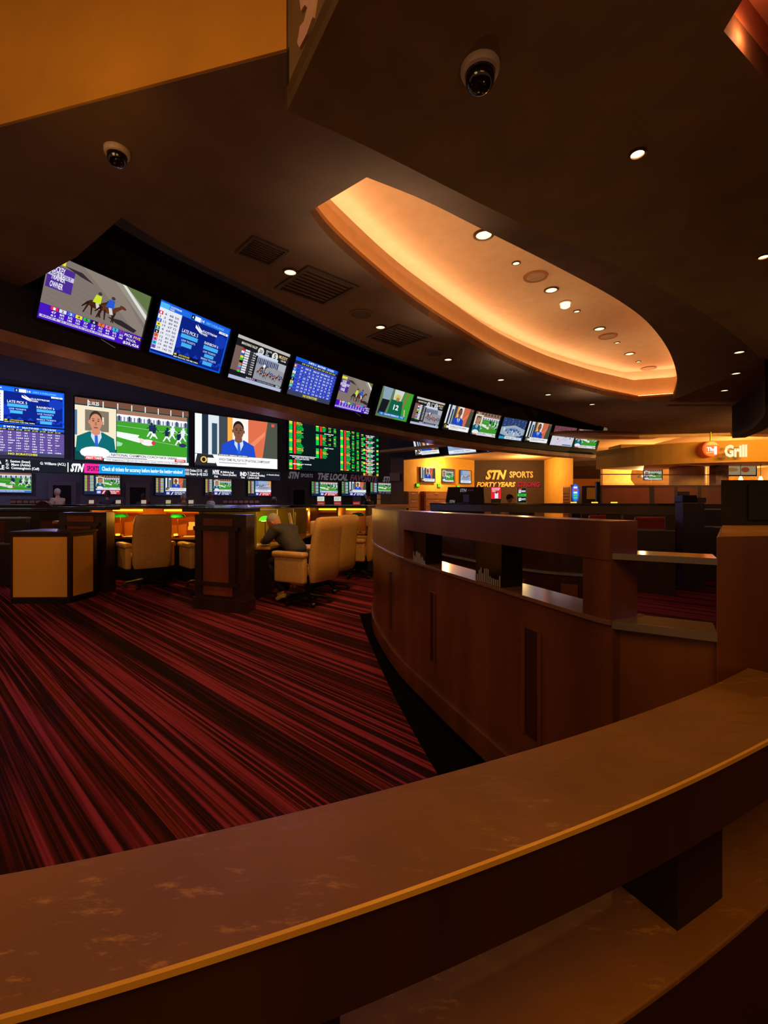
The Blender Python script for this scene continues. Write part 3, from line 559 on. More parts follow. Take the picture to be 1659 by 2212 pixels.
mb = MB(); sweep(mb,PA,-.15,-.012,.16,EH-.432); mb.build('wall_panel',WOOD,o)
mb = MB(); sweep(mb,PA,-.15,.006,.05,.17); mb.build('skirting',WOOD,o,bev=.004)
mb = MB(); sweep(mb,PA,-.13,-.03,0,.05); mb.build('toe_kick',BLACK,o)
for a_, b_ in ((802,872),(1256,1330)):
    q = part_between(PA,a_,b_)
    if a_ > 1200: q += [PA[-1]]
    mb = MB(); sweep(mb,q,-.148,-.004,EH-.415,EH-.205); mb.build('post',WOOD,o)
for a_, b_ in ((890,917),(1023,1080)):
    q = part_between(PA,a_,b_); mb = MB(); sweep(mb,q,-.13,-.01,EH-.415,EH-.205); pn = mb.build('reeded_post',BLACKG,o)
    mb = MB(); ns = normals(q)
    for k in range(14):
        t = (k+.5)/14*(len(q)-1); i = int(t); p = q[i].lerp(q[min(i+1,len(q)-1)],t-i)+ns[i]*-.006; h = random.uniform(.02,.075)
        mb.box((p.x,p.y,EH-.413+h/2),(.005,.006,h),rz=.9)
    mb.build('glint_fins',mat('pale_glint_fins',(170,165,165),.35,metal=.6),pn)  # pale fins built in for reflections and wear low on the reeds
for a_, b_, z0, z1 in ((838,842,.30,.78),(925,938,.34,.78),(1121,1166,.33,.80)):
    q = part_between(PA,a_,b_)
    if len(q) < 2: continue
    mb = MB(); sweep(mb,q,-.02,-.009,z0,z1); ip = mb.build('inset_panel',WOOD2,o)
    mb = MB()
    for s_ in (q[:max(2,len(q)//4)], q[-max(2,len(q)//4):]): sweep(mb,s_,-.02,-.002,z0,z1)
    mb.build('frame_strip',WOOD,ip)
# shadow at its foot, laid on the carpet as a tapering black band
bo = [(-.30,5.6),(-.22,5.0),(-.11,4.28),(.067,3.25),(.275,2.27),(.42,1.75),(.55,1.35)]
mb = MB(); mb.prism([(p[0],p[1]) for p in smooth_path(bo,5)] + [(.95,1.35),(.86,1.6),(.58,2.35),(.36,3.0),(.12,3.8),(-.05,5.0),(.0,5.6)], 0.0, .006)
mb.build('shadow_band',mat('black_shadow_band',(9,6,6),.97,spec=.05),kind='structure')
# shelf bridge between the partition's end and the pier
d_ = Vector((.82,-.98)).normalized(); S0 = Vector((.80,1.62)); S1 = Vector((1.060,1.466)); ds = (S1-S0); nb = Vector((-ds.y,ds.x)).normalized(); nb = nb if nb.y>0 else -nb
o = thing('shelf_bridge','pair of metal-edged ledges bridging the partition end and the wooden pier','shelf',(0,0,0))
for zz, th, nm in ((EH-.181,.02,'upper_ledge'),(EH-.418,.027,'lower_ledge')):
    c0, c1 = S0, S1
    mb = MB(); mb.prism([c0,c1,c1+nb*.15,c0+nb*.15], zz-th, zz); lg = mb.build(nm,mat('polished_stone_ledge',(120,100,60),.08,coat=.8),o)
    mb = MB(); mb.prism([c0-nb*.004,c1-nb*.004,c1,c0], zz-th, zz+.001); mb.build('metal_edge',mat('satin_metal_edge',(150,140,130),.3,metal=.8),lg)
mb = MB(); mb.prism([S0+nb*.03,S1+nb*.03,S1+nb*.12,S0+nb*.12], .0, EH-.445); mb.build('lower_panel',WOOD,o)
# pier
o = thing('wooden_pier','tall red-brown wooden pier at the right edge with a top coloured as lit ochre','pier',(0,0,0))
mb = MB(); PI4 = [(1.06,1.47),(2.2,1.70),(2.4,2.35),(1.52,2.08)]; mb.prism(PI4,0,EH-.112); mb.build('body',WOOD,o,bev=.004)
mb = MB(); mb.prism([(1.09,1.49),(2.2,1.71),(2.39,2.34),(1.52,2.07)],EH-.112,EH-.10); mb.build('top_cap',mat('lit_top_ochre',(200,140,60),.4),o)  # cap colour carries the light falling on the pier's top
o = thing('monitor_housing','black boxy monitor housing standing on the wooden pier, right edge','monitor')
mb = MB(); mb.prism([(1.44,1.97),(2.4,1.97),(2.4,2.17),(1.59,2.17)],EH-.0985,EH+.093); mb.build('housing',mat('black_green_vinyl',(24,22,14),.7,noise=.3,nscale=30,bump=.3),o)
mb = MB(); mb.box((2.0,1.966,EH-.002),(.9,.012,.15)); mb.build('back_plate',BLACK,o)

# ---------------------------------------------------------------- near rail
NR = smooth_path([(-.80,.375),(-.40,.480),(-.066,.598),(.25,.730),(.54,.866),(.835,1.022),(1.07,1.16),(1.30,1.31)],12)
ZR = EH-.537
def rail_mat():
    m = mat('worn_glinting_olive_rail',(134,88,20),.38,noise=.18,nscale=4,coat=0)
    nt = m.node_tree; N = nt.nodes; L = nt.links; b = N['Principled BSDF']
    tc = N.new('ShaderNodeTexCoord'); n = N.new('ShaderNodeTexNoise'); n.inputs['Scale'].default_value = 11; n.inputs['Detail'].default_value = 9; n.inputs['Roughness'].default_value = .75
    mp = N.new('ShaderNodeMapping'); mp.inputs['Rotation'].default_value = (0,0,-.45); mp.inputs['Scale'].default_value = (.8,2.6,1); L.new(tc.outputs['Object'],mp.inputs[0]); L.new(mp.outputs[0],n.inputs['Vector'])
    cr = N.new('ShaderNodeValToRGB'); e = cr.color_ramp.elements; e[0].position=.50; e[0].color=(.62,)*3+(1,); e[1].position=.68; e[1].color=(.24,)*3+(1,)
    L.new(n.outputs['Fac'],cr.inputs[0]); L.new(cr.outputs[0],b.inputs['Roughness'])
    c2 = N.new('ShaderNodeValToRGB'); e = c2.color_ramp.elements; e[0].position=.56; e[0].color=(0,0,0,1); e[1].position=.70; e[1].color=(1,1,1,1); L.new(n.outputs['Fac'],c2.inputs[0])
    old = b.inputs['Base Color'].links[0].from_socket; mx = N.new('ShaderNodeMix'); mx.data_type='RGBA'; mx.inputs[7].default_value=(*lin((205,150,80)),1)  # golden glints of light on the worn top, mixed into the colour
    n5 = N.new('ShaderNodeTexNoise'); n5.inputs['Scale'].default_value = 3.2; L.new(tc.outputs['Object'],n5.inputs['Vector']); c5 = N.new('ShaderNodeValToRGB'); e = c5.color_ramp.elements; e[0].position=.47; e[1].position=.55; L.new(n5.outputs['Fac'],c5.inputs[0])
    mu = N.new('ShaderNodeMath'); mu.operation='MULTIPLY'; L.new(c2.outputs[0],mu.inputs[0]); L.new(c5.outputs[0],mu.inputs[1]); L.new(mu.outputs[0],mx.inputs[0]); L.new(old,mx.inputs[6]); L.new(mx.outputs[2],b.inputs['Base Color'])
    return m
RM = rail_mat()
DKW = mat('dark_brown_fascia_wood',(60,34,18),.4,noise=.3,nscale=5,stretch=(1,1,.15))
o = thing('curved_railing','broad curved olive-brown railing with worn top and painted-in glints, nearest across the bottom','railing')
mb = MB(); secs_ = []
for p_, n_ in zip(NR, normals(NR)):
    f_ = p_-n_*(.22+0); secs_.append([(f_.x,f_.y,ZR-.012),(p_.x,p_.y,ZR-.012),(p_.x,p_.y,ZR),(f_.x,f_.y,ZR)])
mb.loft(secs_); mb.build('handrail_top',RM,o,bev=.003)
mb = MB(); sweep(mb,NR,-.003,.003,ZR-.008,ZR+.0005); mb.build('gold_edge',mat('gold_bead',(255,190,70),.3,metal=.2),o)
mb = MB(); sweep(mb,NR,-.217,-.003,ZR-.137,ZR-.012); mb.build('fascia',DKW,o)
mb = MB(); sweep(mb,NR,-.205,.012,ZR-.36,ZR-.347); mb.build('lower_ledge',RM,o,bev=.003)
mb = MB(); sweep(mb,NR,-.19,-.01,0,ZR-.36); mb.build('wall_panel',DKW,o)
for a_, b_ in ((1512,1612),(700,760)):
    q = part_between(NR,a_,b_)
    mb = MB(); sweep(mb,q,-.19,-.045,ZR-.347,ZR-.137); mb.build('post',mat('black_brown_post',(26,15,10),.4),o)

# ---------------------------------------------------------------- ceiling fixtures
def downlight(px, py, z, r, label, group, lampm=LAMP, name='downlight'):
    p = P(px,py,z-.002); o = thing(name,label,'ceiling light',p,group=group)
    MB().lathe([(r,0),(r*1.35,0),(r*1.38,-.006),(r*1.0,-.012),(r*.98,-.002)],n=20).build('trim_ring',mat('bronze_ring',(90,60,35),.35,metal=.5),o,smooth=True)
    MB().lathe([(.0005,-.004),(r*.99,-.004)],n=20).build('lens',lampm,o); return o
downlight(1377,330,ZA,.034,'bright downlight alone on the lower soffit, below and right of the big dome camera','downlights of the lower soffit')
downlight(1650,553,ZA,.034,'bright downlight on the lower soffit at the right edge','downlights of the lower soffit')
for i,(x,y) in enumerate(((627,587),(822,706),(968,776),(1082,820),(1184,852),(1279,873))):
    downlight(x,y,ZB,.055,['amber','amber','amber','small amber','small amber','small amber'][i]+' downlight '+['beside the first square ceiling vent','beside the second square ceiling vent','below the middle of the curved recess','above the television with the football split screen','above the basketball arena television','above the last televisions of the band'][i],'amber downlights along the screens',LAMPY)
for x,y,t in ((1597,760,'topmost'),(1590,806,'middle'),(1565,843,'lowest')): downlight(x,y,ZB,.06,'small amber downlight right of the curved recess, %s of the three there'%t,'amber downlights right of the recess',LAMPY)
for x,y,r,t in ((1045,507,.085,'largest round light in the cream recess, nearest'),(1115,568,.04,'small round light in the recess before the first speaker'),(1191,626,.075,'round light in the recess between speaker and smoke detector'),(1246,672,.04,'small round light just past the smoke detector'),(1295,710,.075,'round light in the recess left of the second speaker'),(1333,740,.04,'tiny round light past the second speaker'),(1360,764,.075,'flat round light near the far end of the recess'),(1379,781,.04,'tiny round light at the far end of the recess')):
    downlight(x,y,ZB+.76,r,t,'round lights in the cream recess',LAMPY)
for x,y,t in ((1157,597,'first round speaker grille in the cream recess'),(1313,726,'second round speaker grille in the cream recess'),(1401,795,'farthest round speaker grille in the cream recess')):
    p = P(x,y,ZB+.758); o = thing('ceiling_speaker',t,'speaker',p,group='speakers in the cream recess'); m_=mat('tan_grille',(178,134,92),.6)
    MB().lathe([(.0005,-.01),(.12,-.012),(.125,-.006)],n=24).build('grille',m_,o,smooth=True); MB().lathe([(.125,0),(.16,0),(.155,-.014),(.125,-.014)],n=24).build('rim',COVE,o,smooth=True)
for x,y,t in ((780,678,'dark round speaker between the two amber downlights on the brown ceiling'),(940,762,'dark round speaker right of the second square vent')):
    p = P(x,y,ZB-.002); o = thing('ceiling_speaker',t,'speaker',p,group='dark speakers on the brown ceiling')
    MB().lathe([(.0005,-.01),(.11,-.012),(.115,-.006)],n=24).build('grille',VENTM,o,smooth=True); MB().lathe([(.115,0),(.14,0),(.135,-.012),(.115,-.012)],n=24).build('rim',CEIL,o,smooth=True)
p = P(1221,653,ZB+.76); o = thing('smoke_detector','pale smoke detector hanging in the cream recess','smoke detector',p)
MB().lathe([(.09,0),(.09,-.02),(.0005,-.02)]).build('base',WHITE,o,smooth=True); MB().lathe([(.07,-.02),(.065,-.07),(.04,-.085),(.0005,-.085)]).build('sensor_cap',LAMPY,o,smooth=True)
for x,y,t in ((566,543,'small square ceiling vent, nearest'),(684,620,'large square ceiling vent beside the first amber downlight'),(862,727,'square ceiling vent beside the second amber downlight')):
    p = P(x,y,ZB-.003); s_ = .17 if x<600 else .31; o = thing('ceiling_vent',t,'vent',p,.75,'square vents in the brown ceiling')
    m_=MB(); 
    for k in (-1,1): m_.box((k*s_*.93,0,-.006),(s_*.14,s_*2,.014)).box((0,k*s_*.93,-.006),(s_*1.72,s_*.14,.014))
    m_.build('frame',VENTM,o)
    m_=MB(); n_=9
    for k in range(n_): m_.box((0,(-.82+1.64*k/(n_-1))*s_,-.004),(s_*1.7,s_*.09,.006),rx=.5)
    m_.build('slats',VENTM,o)
def dome(px, py, z, r, label):
    p = P(px,py,z-.001); o = thing('dome_camera',label,'security camera',p,group='dome cameras on the ceiling')
    MB().lathe([(.0005,0),(r,0),(r*1.0,-.012),(r*.93,-.03),(r*.78,-.034),(r*.74,-.02)],n=40).build('mounting_ring',WHITE,o,smooth=True)
    MB().lathe([(r*.76,-.02),(r*.76,-.045),(r*.72,-.045-.25*r),(r*.6,-.045-.5*r),(r*.42,-.045-.66*r),(r*.2,-.045-.75*r),(.0005,-.045-.77*r)],n=40).build('dome',mat('smoked_dome_glass',(6,6,8),.06,coat=1),o,smooth=True)
dome(1037,146,ZA,.085,'large dome camera with white ring on the lower soffit'); dome(253,325,ZB,.075,'smaller dome camera on the brown ceiling at left')

# ---------------------------------------------------------------- furniture near the left
o = thing('podium_kiosk','square podium with cream panels in dark wooden frames','podium',(0,0,0))
K = [Vector((-4.98,6.14)),Vector((-4.20,6.16)),Vector((-4.15,6.60)),Vector((-4.22,6.78)),Vector((-5.0,6.78))]
MB().prism(K,.06,.93).build('body',WOOD2,o); 
kc = sum(K,Vector((0,0)))/5
MB().prism([kc+(k-kc)*1.04 for k in K],.93,.965).build('top',WOOD2,o,bev=.004); MB().prism([kc+(k-kc)*.985 for k in K],0,.06).build('plinth',BLACK,o)
def panel_on(p, q, z0, z1, m0, m1, out, name, m, par):
    d = (q-p); L_ = d.length; d = d/L_; n = Vector((d.y,-d.x)); a = p+d*m0; b = q-d*m1
    mb = MB(); mb.prism([a+n*.001,b+n*.001,b+n*out,a+n*out],z0,z1); return mb.build(name,m,par)
panel_on(K[0],K[1],.09,.89,.045,.03,.008,'cream_panel',KPANEL,o); panel_on(K[1],K[2],.09,.89,.06,.03,.008,'cream_panel',KPANEL,o)
# desks: pedestal end panels, hutches, lit bays
def desk_end(name, label, p, q, depth, loc=None):
    o = thing(name,label,'desk end',(0,0,0),group='dark wooden desk end pedestals'); d = (q-p).normalized(); n = Vector((d.y,-d.x)); b = Vector((.03,.25))*depth; L_=(q-p).length
    MB().prism([p,q,q+b,p+b],.0,1.20).build('body',WOOD2,o); MB().prism([p-d*.01+n*.03,q+d*.02+n*.03,q+d*.02+b,p-d*.01+b],0,.15).build('plinth',WOOD2,o)
    panel_on(p,q,.36,1.00,.12*L_+.05,.20,.012,'cherry_panel',WOODR,o); panel_on(p,q,.19,.31,.12*L_+.05,.20,.010,'cherry_panel',WOODR,o); panel_on(p,q,1.06,1.15,.12*L_+.05,.20,.010,'cherry_panel',WOODR,o)
    panel_on(p,q,1.00,1.05,.0,.10,.03,'rail',WOOD2,o); panel_on(p,q,.31,.36,.0,.10,.03,'rail',WOOD2,o); panel_on(p,q,.36,1.0,.05,L_-.12,.02,'stile',WOOD2,o); panel_on(p,q,.36,1.0,L_-.24,.14,.03,'stile',WOOD2,o)
    MB().prism([p-d*.10+n*.12,q+d*.06+n*.12,q+d*.1+b,p-d*.12+b],1.235,1.285).build('top_slab',BLACKG,o,bev=.01)
    return o
desk_end('desk_end','wide dark pedestal with a cherry panel, in front of the seated man',Vector((-2.42,5.90)),Vector((-1.675,5.60)),1.0)
desk_end('desk_end','dark pedestal behind the cream-panelled podium',Vector((-4.95,7.02)),Vector((-4.19,6.96)),.7)
def carrel(name, label, p, q, nb, deskd=.62, h=1.24, group='lit betting carrels', top_d=1.3, panelm=None):
    """a row of desks facing the n side; p->q runs left to right seen from the sitter"""
    o = thing(name,label,'carrel desk',(0,0,0),group=group); d = (q-p).normalized(); n = Vector((d.y,-d.x)); L_=(q-p).length; pm = panelm or mat('lit_oak_panel',(196,120,48),.5,noise=.1)
    MB().prism([p,q,q-n*.05,p-n*.05],0,h).build('back_panel',pm,o)
    MB().prism([p+n*.001,q+n*.001,q+n*deskd,p+n*deskd],.72,.755).build('desk_top',mat('gold_laminate',(190,130,50),.2,coat=.4),o,bev=.004)
    MB().prism([p+n*.05,q+n*.05,q+n*(deskd-.25),p+n*(deskd-.25)],.0,.72).build('modesty_panel',BLACK,o)
    MB().prism([p+n*.42,q+n*.42,q-n*(top_d-.42),p-n*(top_d-.42)],h,h+.05).build('top_slab',BLACKG,o,bev=.01)
    for i in range(nb+1):
        c = p+d*(L_*i/nb); MB().prism([c-d*.02+n*.002,c+d*.02+n*.002,c+d*.02+n*deskd*.8,c-d*.02+n*deskd*.8],.76,h).build('divider',pm,o)
    for i in range(nb):
        a = p+d*(L_*(i+.12)/nb)+n*.06; b = p+d*(L_*(i+.88)/nb)+n*.06
        MB().prism([a,b,b+n*.05,a+n*.05],h-.05,h-.02).build('light_strip',LAMPS,o)
        MB().prism([a-n*.04,b-n*.04,b-n*.02,a-n*.02],h-.11,h-.085).build('panel_ledge',WOODR,o)
    return o
carrel('carrel_desk','lit betting desk with two bays behind the cream chair at left',Vector((-5.15,8.7)),Vector((-3.1,8.4)),2,top_d=1.9)
carrel('carrel_desk','desk along which the seated grey-haired man leans',Vector((-2.45,6.22)),Vector((-2.25,9.0)),3,deskd=.93,panelm=mat('olive_panel',(140,130,50),.3,noise=.1),top_d=.7)
carrel('carrel_desk','far row of betting desks with amber light strips, right of the seated man',Vector((-2.0,9.9)),Vector((-.25,9.55)),3,top_d=1.2,panelm=mat('brown_lam',(120,72,34),.45,noise=.1))
o = thing('desk_divider','tall glass and wood divider on the seated man\'s desk','divider')
mb = MB(); mb.prism([(-1.42,7.28),(-1.40,7.30),(-1.40,7.335),(-1.42,7.335)],.0,1.20); mb.build('panel',mat('olive_glass',(150,140,60),.15,coat=.5),o)
mb = MB(); mb.box((-1.46,7.31,.98),(.035,.05,.42),ry=-.22); mb.build('slanted_edge',mat('pale_edge_strip',(205,170,120),.4),o)
# beige wooden front of the far row
for i,px in enumerate((700,)):
    pass
# papers, clips and things on the desks
def sheet(x, y, z, rz, label, group, col=PAPER, w=.22, h=.3, tilt=0):
    o = MB().box((0,0,.003),(w,h,.006)).build('betting_sheet',col); o.location=(x,y,z); o.rotation_euler=(tilt,0,rz); return tag(o,label,'paper',group)
def banker_lamp(x, y, z, rz, label, bright=False):
    o = thing('banker_lamp',label,'lamp',(x,y,z),rz,'green shaded desk lamps')
    MB().lathe([(.0005,0),(.08,0),(.075,.02),(.02,.035),(.0005,.035)]).build('base',BRASS,o,smooth=True); MB().cyl((0,0,.03),(0,0,.36),.008).build('stem',BRASS,o,smooth=True)
    secs=[]
    for k in range(9):
        t=k/8; x_=-.13+.26*t; r=.065*sqrt(max(.06,1-(2*t-1)**4)); secs.append([(x_,r*cos(a)*1.1,.33+r*sin(a)) for a in [pi*j/8 for j in range(9)]])
    m_=MB(); m_.loft(secs,caps=True); m_.build('lamp_shade',glow('lit_green_glass',(60,230,20),1.6) if bright else GREENG,o,smooth=True)
    MB().box((0,0,.325),(.2,.05,.01)).build('bulb_tube',LAMPY if bright else GREENG,o)
    return o
banker_lamp(-4.70,8.22,.757,.3,'green shaded banker lamp left of the left cream chair'); banker_lamp(-3.60,8.05,.757,.3,'green shaded banker lamp left of the dark pedestal'); banker_lamp(-1.74,6.75,.757,1.5,'bright lit green lamp behind the seated man\'s head',True); banker_lamp(-.52,9.1,.757,-.4,'green shaded banker lamp beside the partition\'s left end')
for x,y,rz,lb in ((-4.9,8.0,.2,'sheet of paper under the left banker lamp'),(-4.35,8.02,-.1,'sheets standing against the lit panel by the left lamp'),(-3.35,8.0,.3,'sheet of paper in the right bay of the left desk'),(-1.75,6.45,.5,'white sheet in front of the seated man'),(-1.7,9.2,.1,'sheet of paper on the far row of desks')):
    sheet(x,y,.757,rz,lb,'papers on the lit desks')
for i,(x,y,c_) in enumerate(((-4.47,8.42,(225,190,140)),(-4.27,8.38,(230,200,160)),(-3.45,8.28,(225,190,140)))):
    o = thing('brochure_rack','small rack of betting slips '+['farther left of the left cream chair','just left of the left cream chair','in the right bay of the left desk'][i],'rack',(x,y,.757),-.15,'slip racks on the left desk')
    MB().box((0,0,.05),(.16,.08,.10)).box((0,.03,.12),(.16,.03,.12)).build('holder',WOODR,o); MB().box((0,-.01,.12),(.13,.02,.08)).box((0,.01,.2),(.13,.012,.08)).build('slips',PAPER,o)
for i,(x,y,lb) in enumerate(((-4.55,7.88,'shiny brass clip lamp base on the left desk near the chair'),(-3.55,7.86,'shiny brass ashtray in the right bay of the left desk'),(-.75,9.05,'shiny brass ashtray on the far row beside the partition'))):
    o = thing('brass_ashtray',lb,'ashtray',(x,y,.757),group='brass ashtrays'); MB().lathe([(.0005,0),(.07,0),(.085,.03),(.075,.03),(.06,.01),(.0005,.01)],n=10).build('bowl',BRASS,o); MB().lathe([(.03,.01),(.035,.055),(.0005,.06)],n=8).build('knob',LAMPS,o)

# ---------------------------------------------------------------- executive chair
def chair(loc, rz, label):
    o = thing('executive_chair',label,'chair',loc,rz,'cream leather swivel chairs'); 
    m_=MB(); m_.box((0,.03,.47),(.50,.52,.13),bev=.045); m_.build('seat',LEATH,o,smooth=True)
    secs=[]
    for z,y,w,t in ((.33,-.27,.25,.05),(.40,-.285,.275,.07),(.62,-.29,.285,.075),(.85,-.315,.28,.07),(1.0,-.34,.275,.075),(1.10,-.36,.265,.07),(1.15,-.365,.24,.05),(1.165,-.367,.18,.02)):
        r=[]
        for k in range(20):
            a=2*pi*k/20; cx=abs(cos(a))**.45*(1 if cos(a)>0 else -1); sy=abs(sin(a))**.6*(1 if sin(a)>0 else -1); r.append((w*cx,y+t*sy,z))
        secs.append(r)
    m_=MB(); m_.loft(secs); m_.build('backrest',LEATH,o,smooth=True)
    m_=MB(); m_.box((0,-.235,1.02),(.42,.07,.19),bev=.03); m_.build('head_cushion',LEATH,o,smooth=True)
    for s in (-1,1):
        m_=MB(); m_.box((s*.315,.02,.49),(.09,.50,.34),bev=.03); ar=m_.build('armrest',LEATH,o,smooth=True)
        m_=MB(); m_.box((s*.32,.03,.68),(.13,.54,.08),bev=.038); m_.build('arm_pad',LEATH,ar,smooth=True)
    MB().cyl((0,0,.10),(0,0,.40),.028).cyl((0,0,.34),(0,0,.41),.10).build('gas_column',BLACK,o,smooth=True)
    m_=MB()
    for k in range(5):
        a=2*pi*k/5+.3; m_.cyl((0,0,.12),(.30*cos(a),.30*sin(a),.075),.03,.018,8)
    m_.build('star_base',BLACK,o)
    for k in range(5):
        a=2*pi*k/5+.3; MB().cyl((.30*cos(a)-.02*sin(a),.30*sin(a)+.02*cos(a),.032),(.30*cos(a)+.02*sin(a),.30*sin(a)-.02*cos(a),.032),.031,n=12).build('caster',BLACK,o)
    return o
ch = chair((-3.82,7.42,0),radians(42),'cream leather high-back chair at left, turned away, behind the podium')
def dup(root, loc, rz, label):
    r = root.copy(); COL.objects.link(r); r.location=loc; r.rotation_euler=(0,0,rz); r['label']=label
    for c in list(root.children):
        k=c.copy(); COL.objects.link(k); k.parent=r
        for g in c.children: h=g.copy(); COL.objects.link(h); h.parent=k
    return r
dup(ch,(-2.87,7.5,0),radians(42),'cream chair mostly hidden behind the dark cherry-panelled pedestal')
dup(ch,(-1.03,6.2,0),radians(60),'cream leather chair carrying the seated grey-haired man')
dup(ch,(-.86,7.1,0),radians(62),'cream chair directly behind the seated man\'s chair')
dup(ch,(-.42,8.35,0),radians(66),'cream chair at the left end of the curved partition')

# ---------------------------------------------------------------- people
def skin_bm(bm, pts, edges, rad, root=0, sub=1):
    me = bpy.data.meshes.new('s'); t = bmesh.new(); ly = t.verts.layers.skin.verify(); vs = [t.verts.new(p) for p in pts]
    for a, b in edges: t.edges.new((vs[a],vs[b]))
    for v, r in zip(vs, rad): v[ly].radius = (r if isinstance(r, tuple) else (r, r))
    vs[root][ly].use_root = True; t.to_mesh(me); t.free()
    o = bpy.data.objects.new('s', me); COL.objects.link(o); o.modifiers.new('k','SKIN').use_smooth_shade = True
    m2 = o.modifiers.new('u','SUBSURF'); m2.levels = sub
    dg = bpy.context.evaluated_depsgraph_get(); ev = bpy.data.meshes.new_from_object(o.evaluated_get(dg)); bm.from_mesh(ev)
    bpy.data.objects.remove(o); bpy.data.meshes.remove(ev)
def person(name, label, loc, rz, J, top, legs, skin, hair, shoe, height=1.0, hatm=None, hair_len=1.0, jname='jacket', grp=None):
    """J: joints in a frame where +y is forward, x to the right"""
    o = thing(name,label,'person',loc,rz,grp); o.scale = (height,)*3
    K = ['pelvis','belly','chest','upper','neck','headb']
    mir = lambda p: (-p[0],p[1],p[2])
    # body
    b = MB(); pts=[]; rad=[]; E_=[]
    R0 = {'pelvis':(.145,.11),'belly':(.14,.105),'chest':(.15,.11),'upper':(.10,.075),'neck':(.055,.055),'headb':(.06,.06)}
    for i,k in enumerate(K): pts.append(J[k]); rad.append(R0[k]); E_ += [(i-1,i)] if i else []
    for sgn in (1,-1):
        q = len(pts); f = (lambda p: p) if sgn==1 else mir
        for k,r in (('shoulder',.048),('elbow',.042),('wrist',.03),('palm',.034)): pts.append(J.get(k+('L' if sgn<0 else ''), f(J[k]))); rad.append(r)
        E_ += [(3,q),(q,q+1),(q+1,q+2),(q+2,q+3)]
        q = len(pts)
        for k,r in (('hip',.085),('knee',.058),('ankle',.038),('toe',.034)): pts.append(J.get(k+('L' if sgn<0 else ''), f(J[k]))); rad.append(r)
        E_ += [(0,q),(q,q+1),(q+1,q+2),(q+2,q+3)]
    skin_bm(b.b, pts, E_, rad)
    for sgn in (1,-1):                                   # fingers and thumb
        w = Vector(J.get('wrist'+('L' if sgn<0 else ''), J['wrist'] if sgn==1 else mir(J['wrist']))); p = Vector(J.get('palm'+('L' if sgn<0 else ''), J['palm'] if sgn==1 else mir(J['palm'])))
        d = (p-w).normalized(); sd = d.cross(Vector((0,0,1))); sd = sd.normalized() if sd.length>.1 else Vector((0,1,0)); dn = d.cross(sd).normalized(); dn = dn if dn.z<0 else -dn
        for k,(of,L_) in enumerate(((-.028,.062),(-.010,.075),(.010,.070),(.028,.055))):
            a = p+sd*of; skin_bm(b.b,[a,a+d*.035,a+d*(.035+L_*.4)+dn*.012,a+d*(.035+L_*.65)+dn*.034],[(0,1),(1,2),(2,3)],[.009,.009,.0085,.007])
        s2 = sd*(-sgn); a = p+s2*.02-d*.02; skin_bm(b.b,[a,a+s2*.03+d*.02,a+s2*.036+d*.055+dn*.01],[(0,1),(1,2)],[.011,.010,.008])
    hc = Vector(J['head']); hp = J.get('pitch',0); Mh = Matrix.Translation(hc) @ Matrix.Rotation(J.get('yaw',0),4,'Z') @ Matrix.Rotation(-hp,4,'X')
    def hb(mb, c, r, s, n=16):
        v = bmesh.ops.create_uvsphere(mb.b,u_segments=n,v_segments=12,radius=r)['verts']; bmesh.ops.transform(mb.b,matrix=Mh@Matrix.Translation(c)@Matrix.Diagonal((*s,1)),verts=v)
    hb(b,(0,0,.01),.10,(.76,.95,1.08),20); hb(b,(0,.025,-.055),.07,(.80,.95,.95)); hb(b,(0,.098,-.02),.018,(.8,1.2,1.5),10); hb(b,(0,.085,-.062),.024,(1.1,.5,.35),10)
    for s in (-1,1): hb(b,(s*.077,-.005,-.01),.024,(.4,.8,1.35),10)
    b.build('body',skin,o,smooth=True)
    e = MB(); 
    for s in (-1,1): hb(e,(s*.030,.083,.012),.011,(1,.6,.7),8)
    e.build('eyes',mat('dark_eyes',(30,24,22),.2),o,smooth=True)
    h = MB(); hb(h,(0,-.018,.035),.103,(.80,.92,1.0*hair_len),20)
    bmesh.ops.delete(h.b,geom=[f for f in h.b.faces if (Mh.inverted()@f.calc_center_median()).z < .0 and (Mh.inverted()@f.calc_center_median()).y > -.02],context='FACES')
    h.build('hair',hair,o,smooth=True)
    if hatm:
        h = MB(); hb(h,(0,-.005,.07),.104,(.86,1.0,.62)); hb(h,(0,.10,.055),.07,(.9,.9,.12)); h.build('cap',hatm,o,smooth=True)
    # clothes
    c = MB(); pts=[]; rad=[]; E_=[]
    R1 = {'pelvis':(.16,.125),'belly':(.165,.13),'chest':(.175,.135),'upper':(.15,.11)}
    for i,k in enumerate(K[:4]): pts.append(J[k]); rad.append(R1[k]); E_ += [(i-1,i)] if i else []
    pts.append(tuple(Vector(J['upper']).lerp(Vector(J['neck']),.65))); rad.append(.075); E_.append((3,4))
    for sgn in (1,-1):
        q=len(pts); f = (lambda p: p) if sgn==1 else mir
        for k,r in (('shoulder',.085),('elbow',.063),('wrist',.045)): pts.append(J.get(k+('L' if sgn<0 else ''), f(J[k]))); rad.append(r)
        E_ += [(3,q),(q,q+1),(q+1,q+2)]
    skin_bm(c.b,pts,E_,rad,sub=2); c.build(jname,top,o,smooth=True)
    t_ = MB(); pts=[J['pelvis']]; rad=[(.16,.125)]; E_=[]
    for sgn in (1,-1):
        q=len(pts); f = (lambda p: p) if sgn==1 else mir
        for k,r in (('hip',.105),('knee',.078),('ankle',.06)): pts.append(J.get(k+('L' if sgn<0 else ''), f(J[k]))); rad.append(r)
        E_ += [(0,q),(q,q+1),(q+1,q+2)]
    skin_bm(t_.b,pts,E_,rad,sub=2); t_.build('trousers',legs,o,smooth=True)
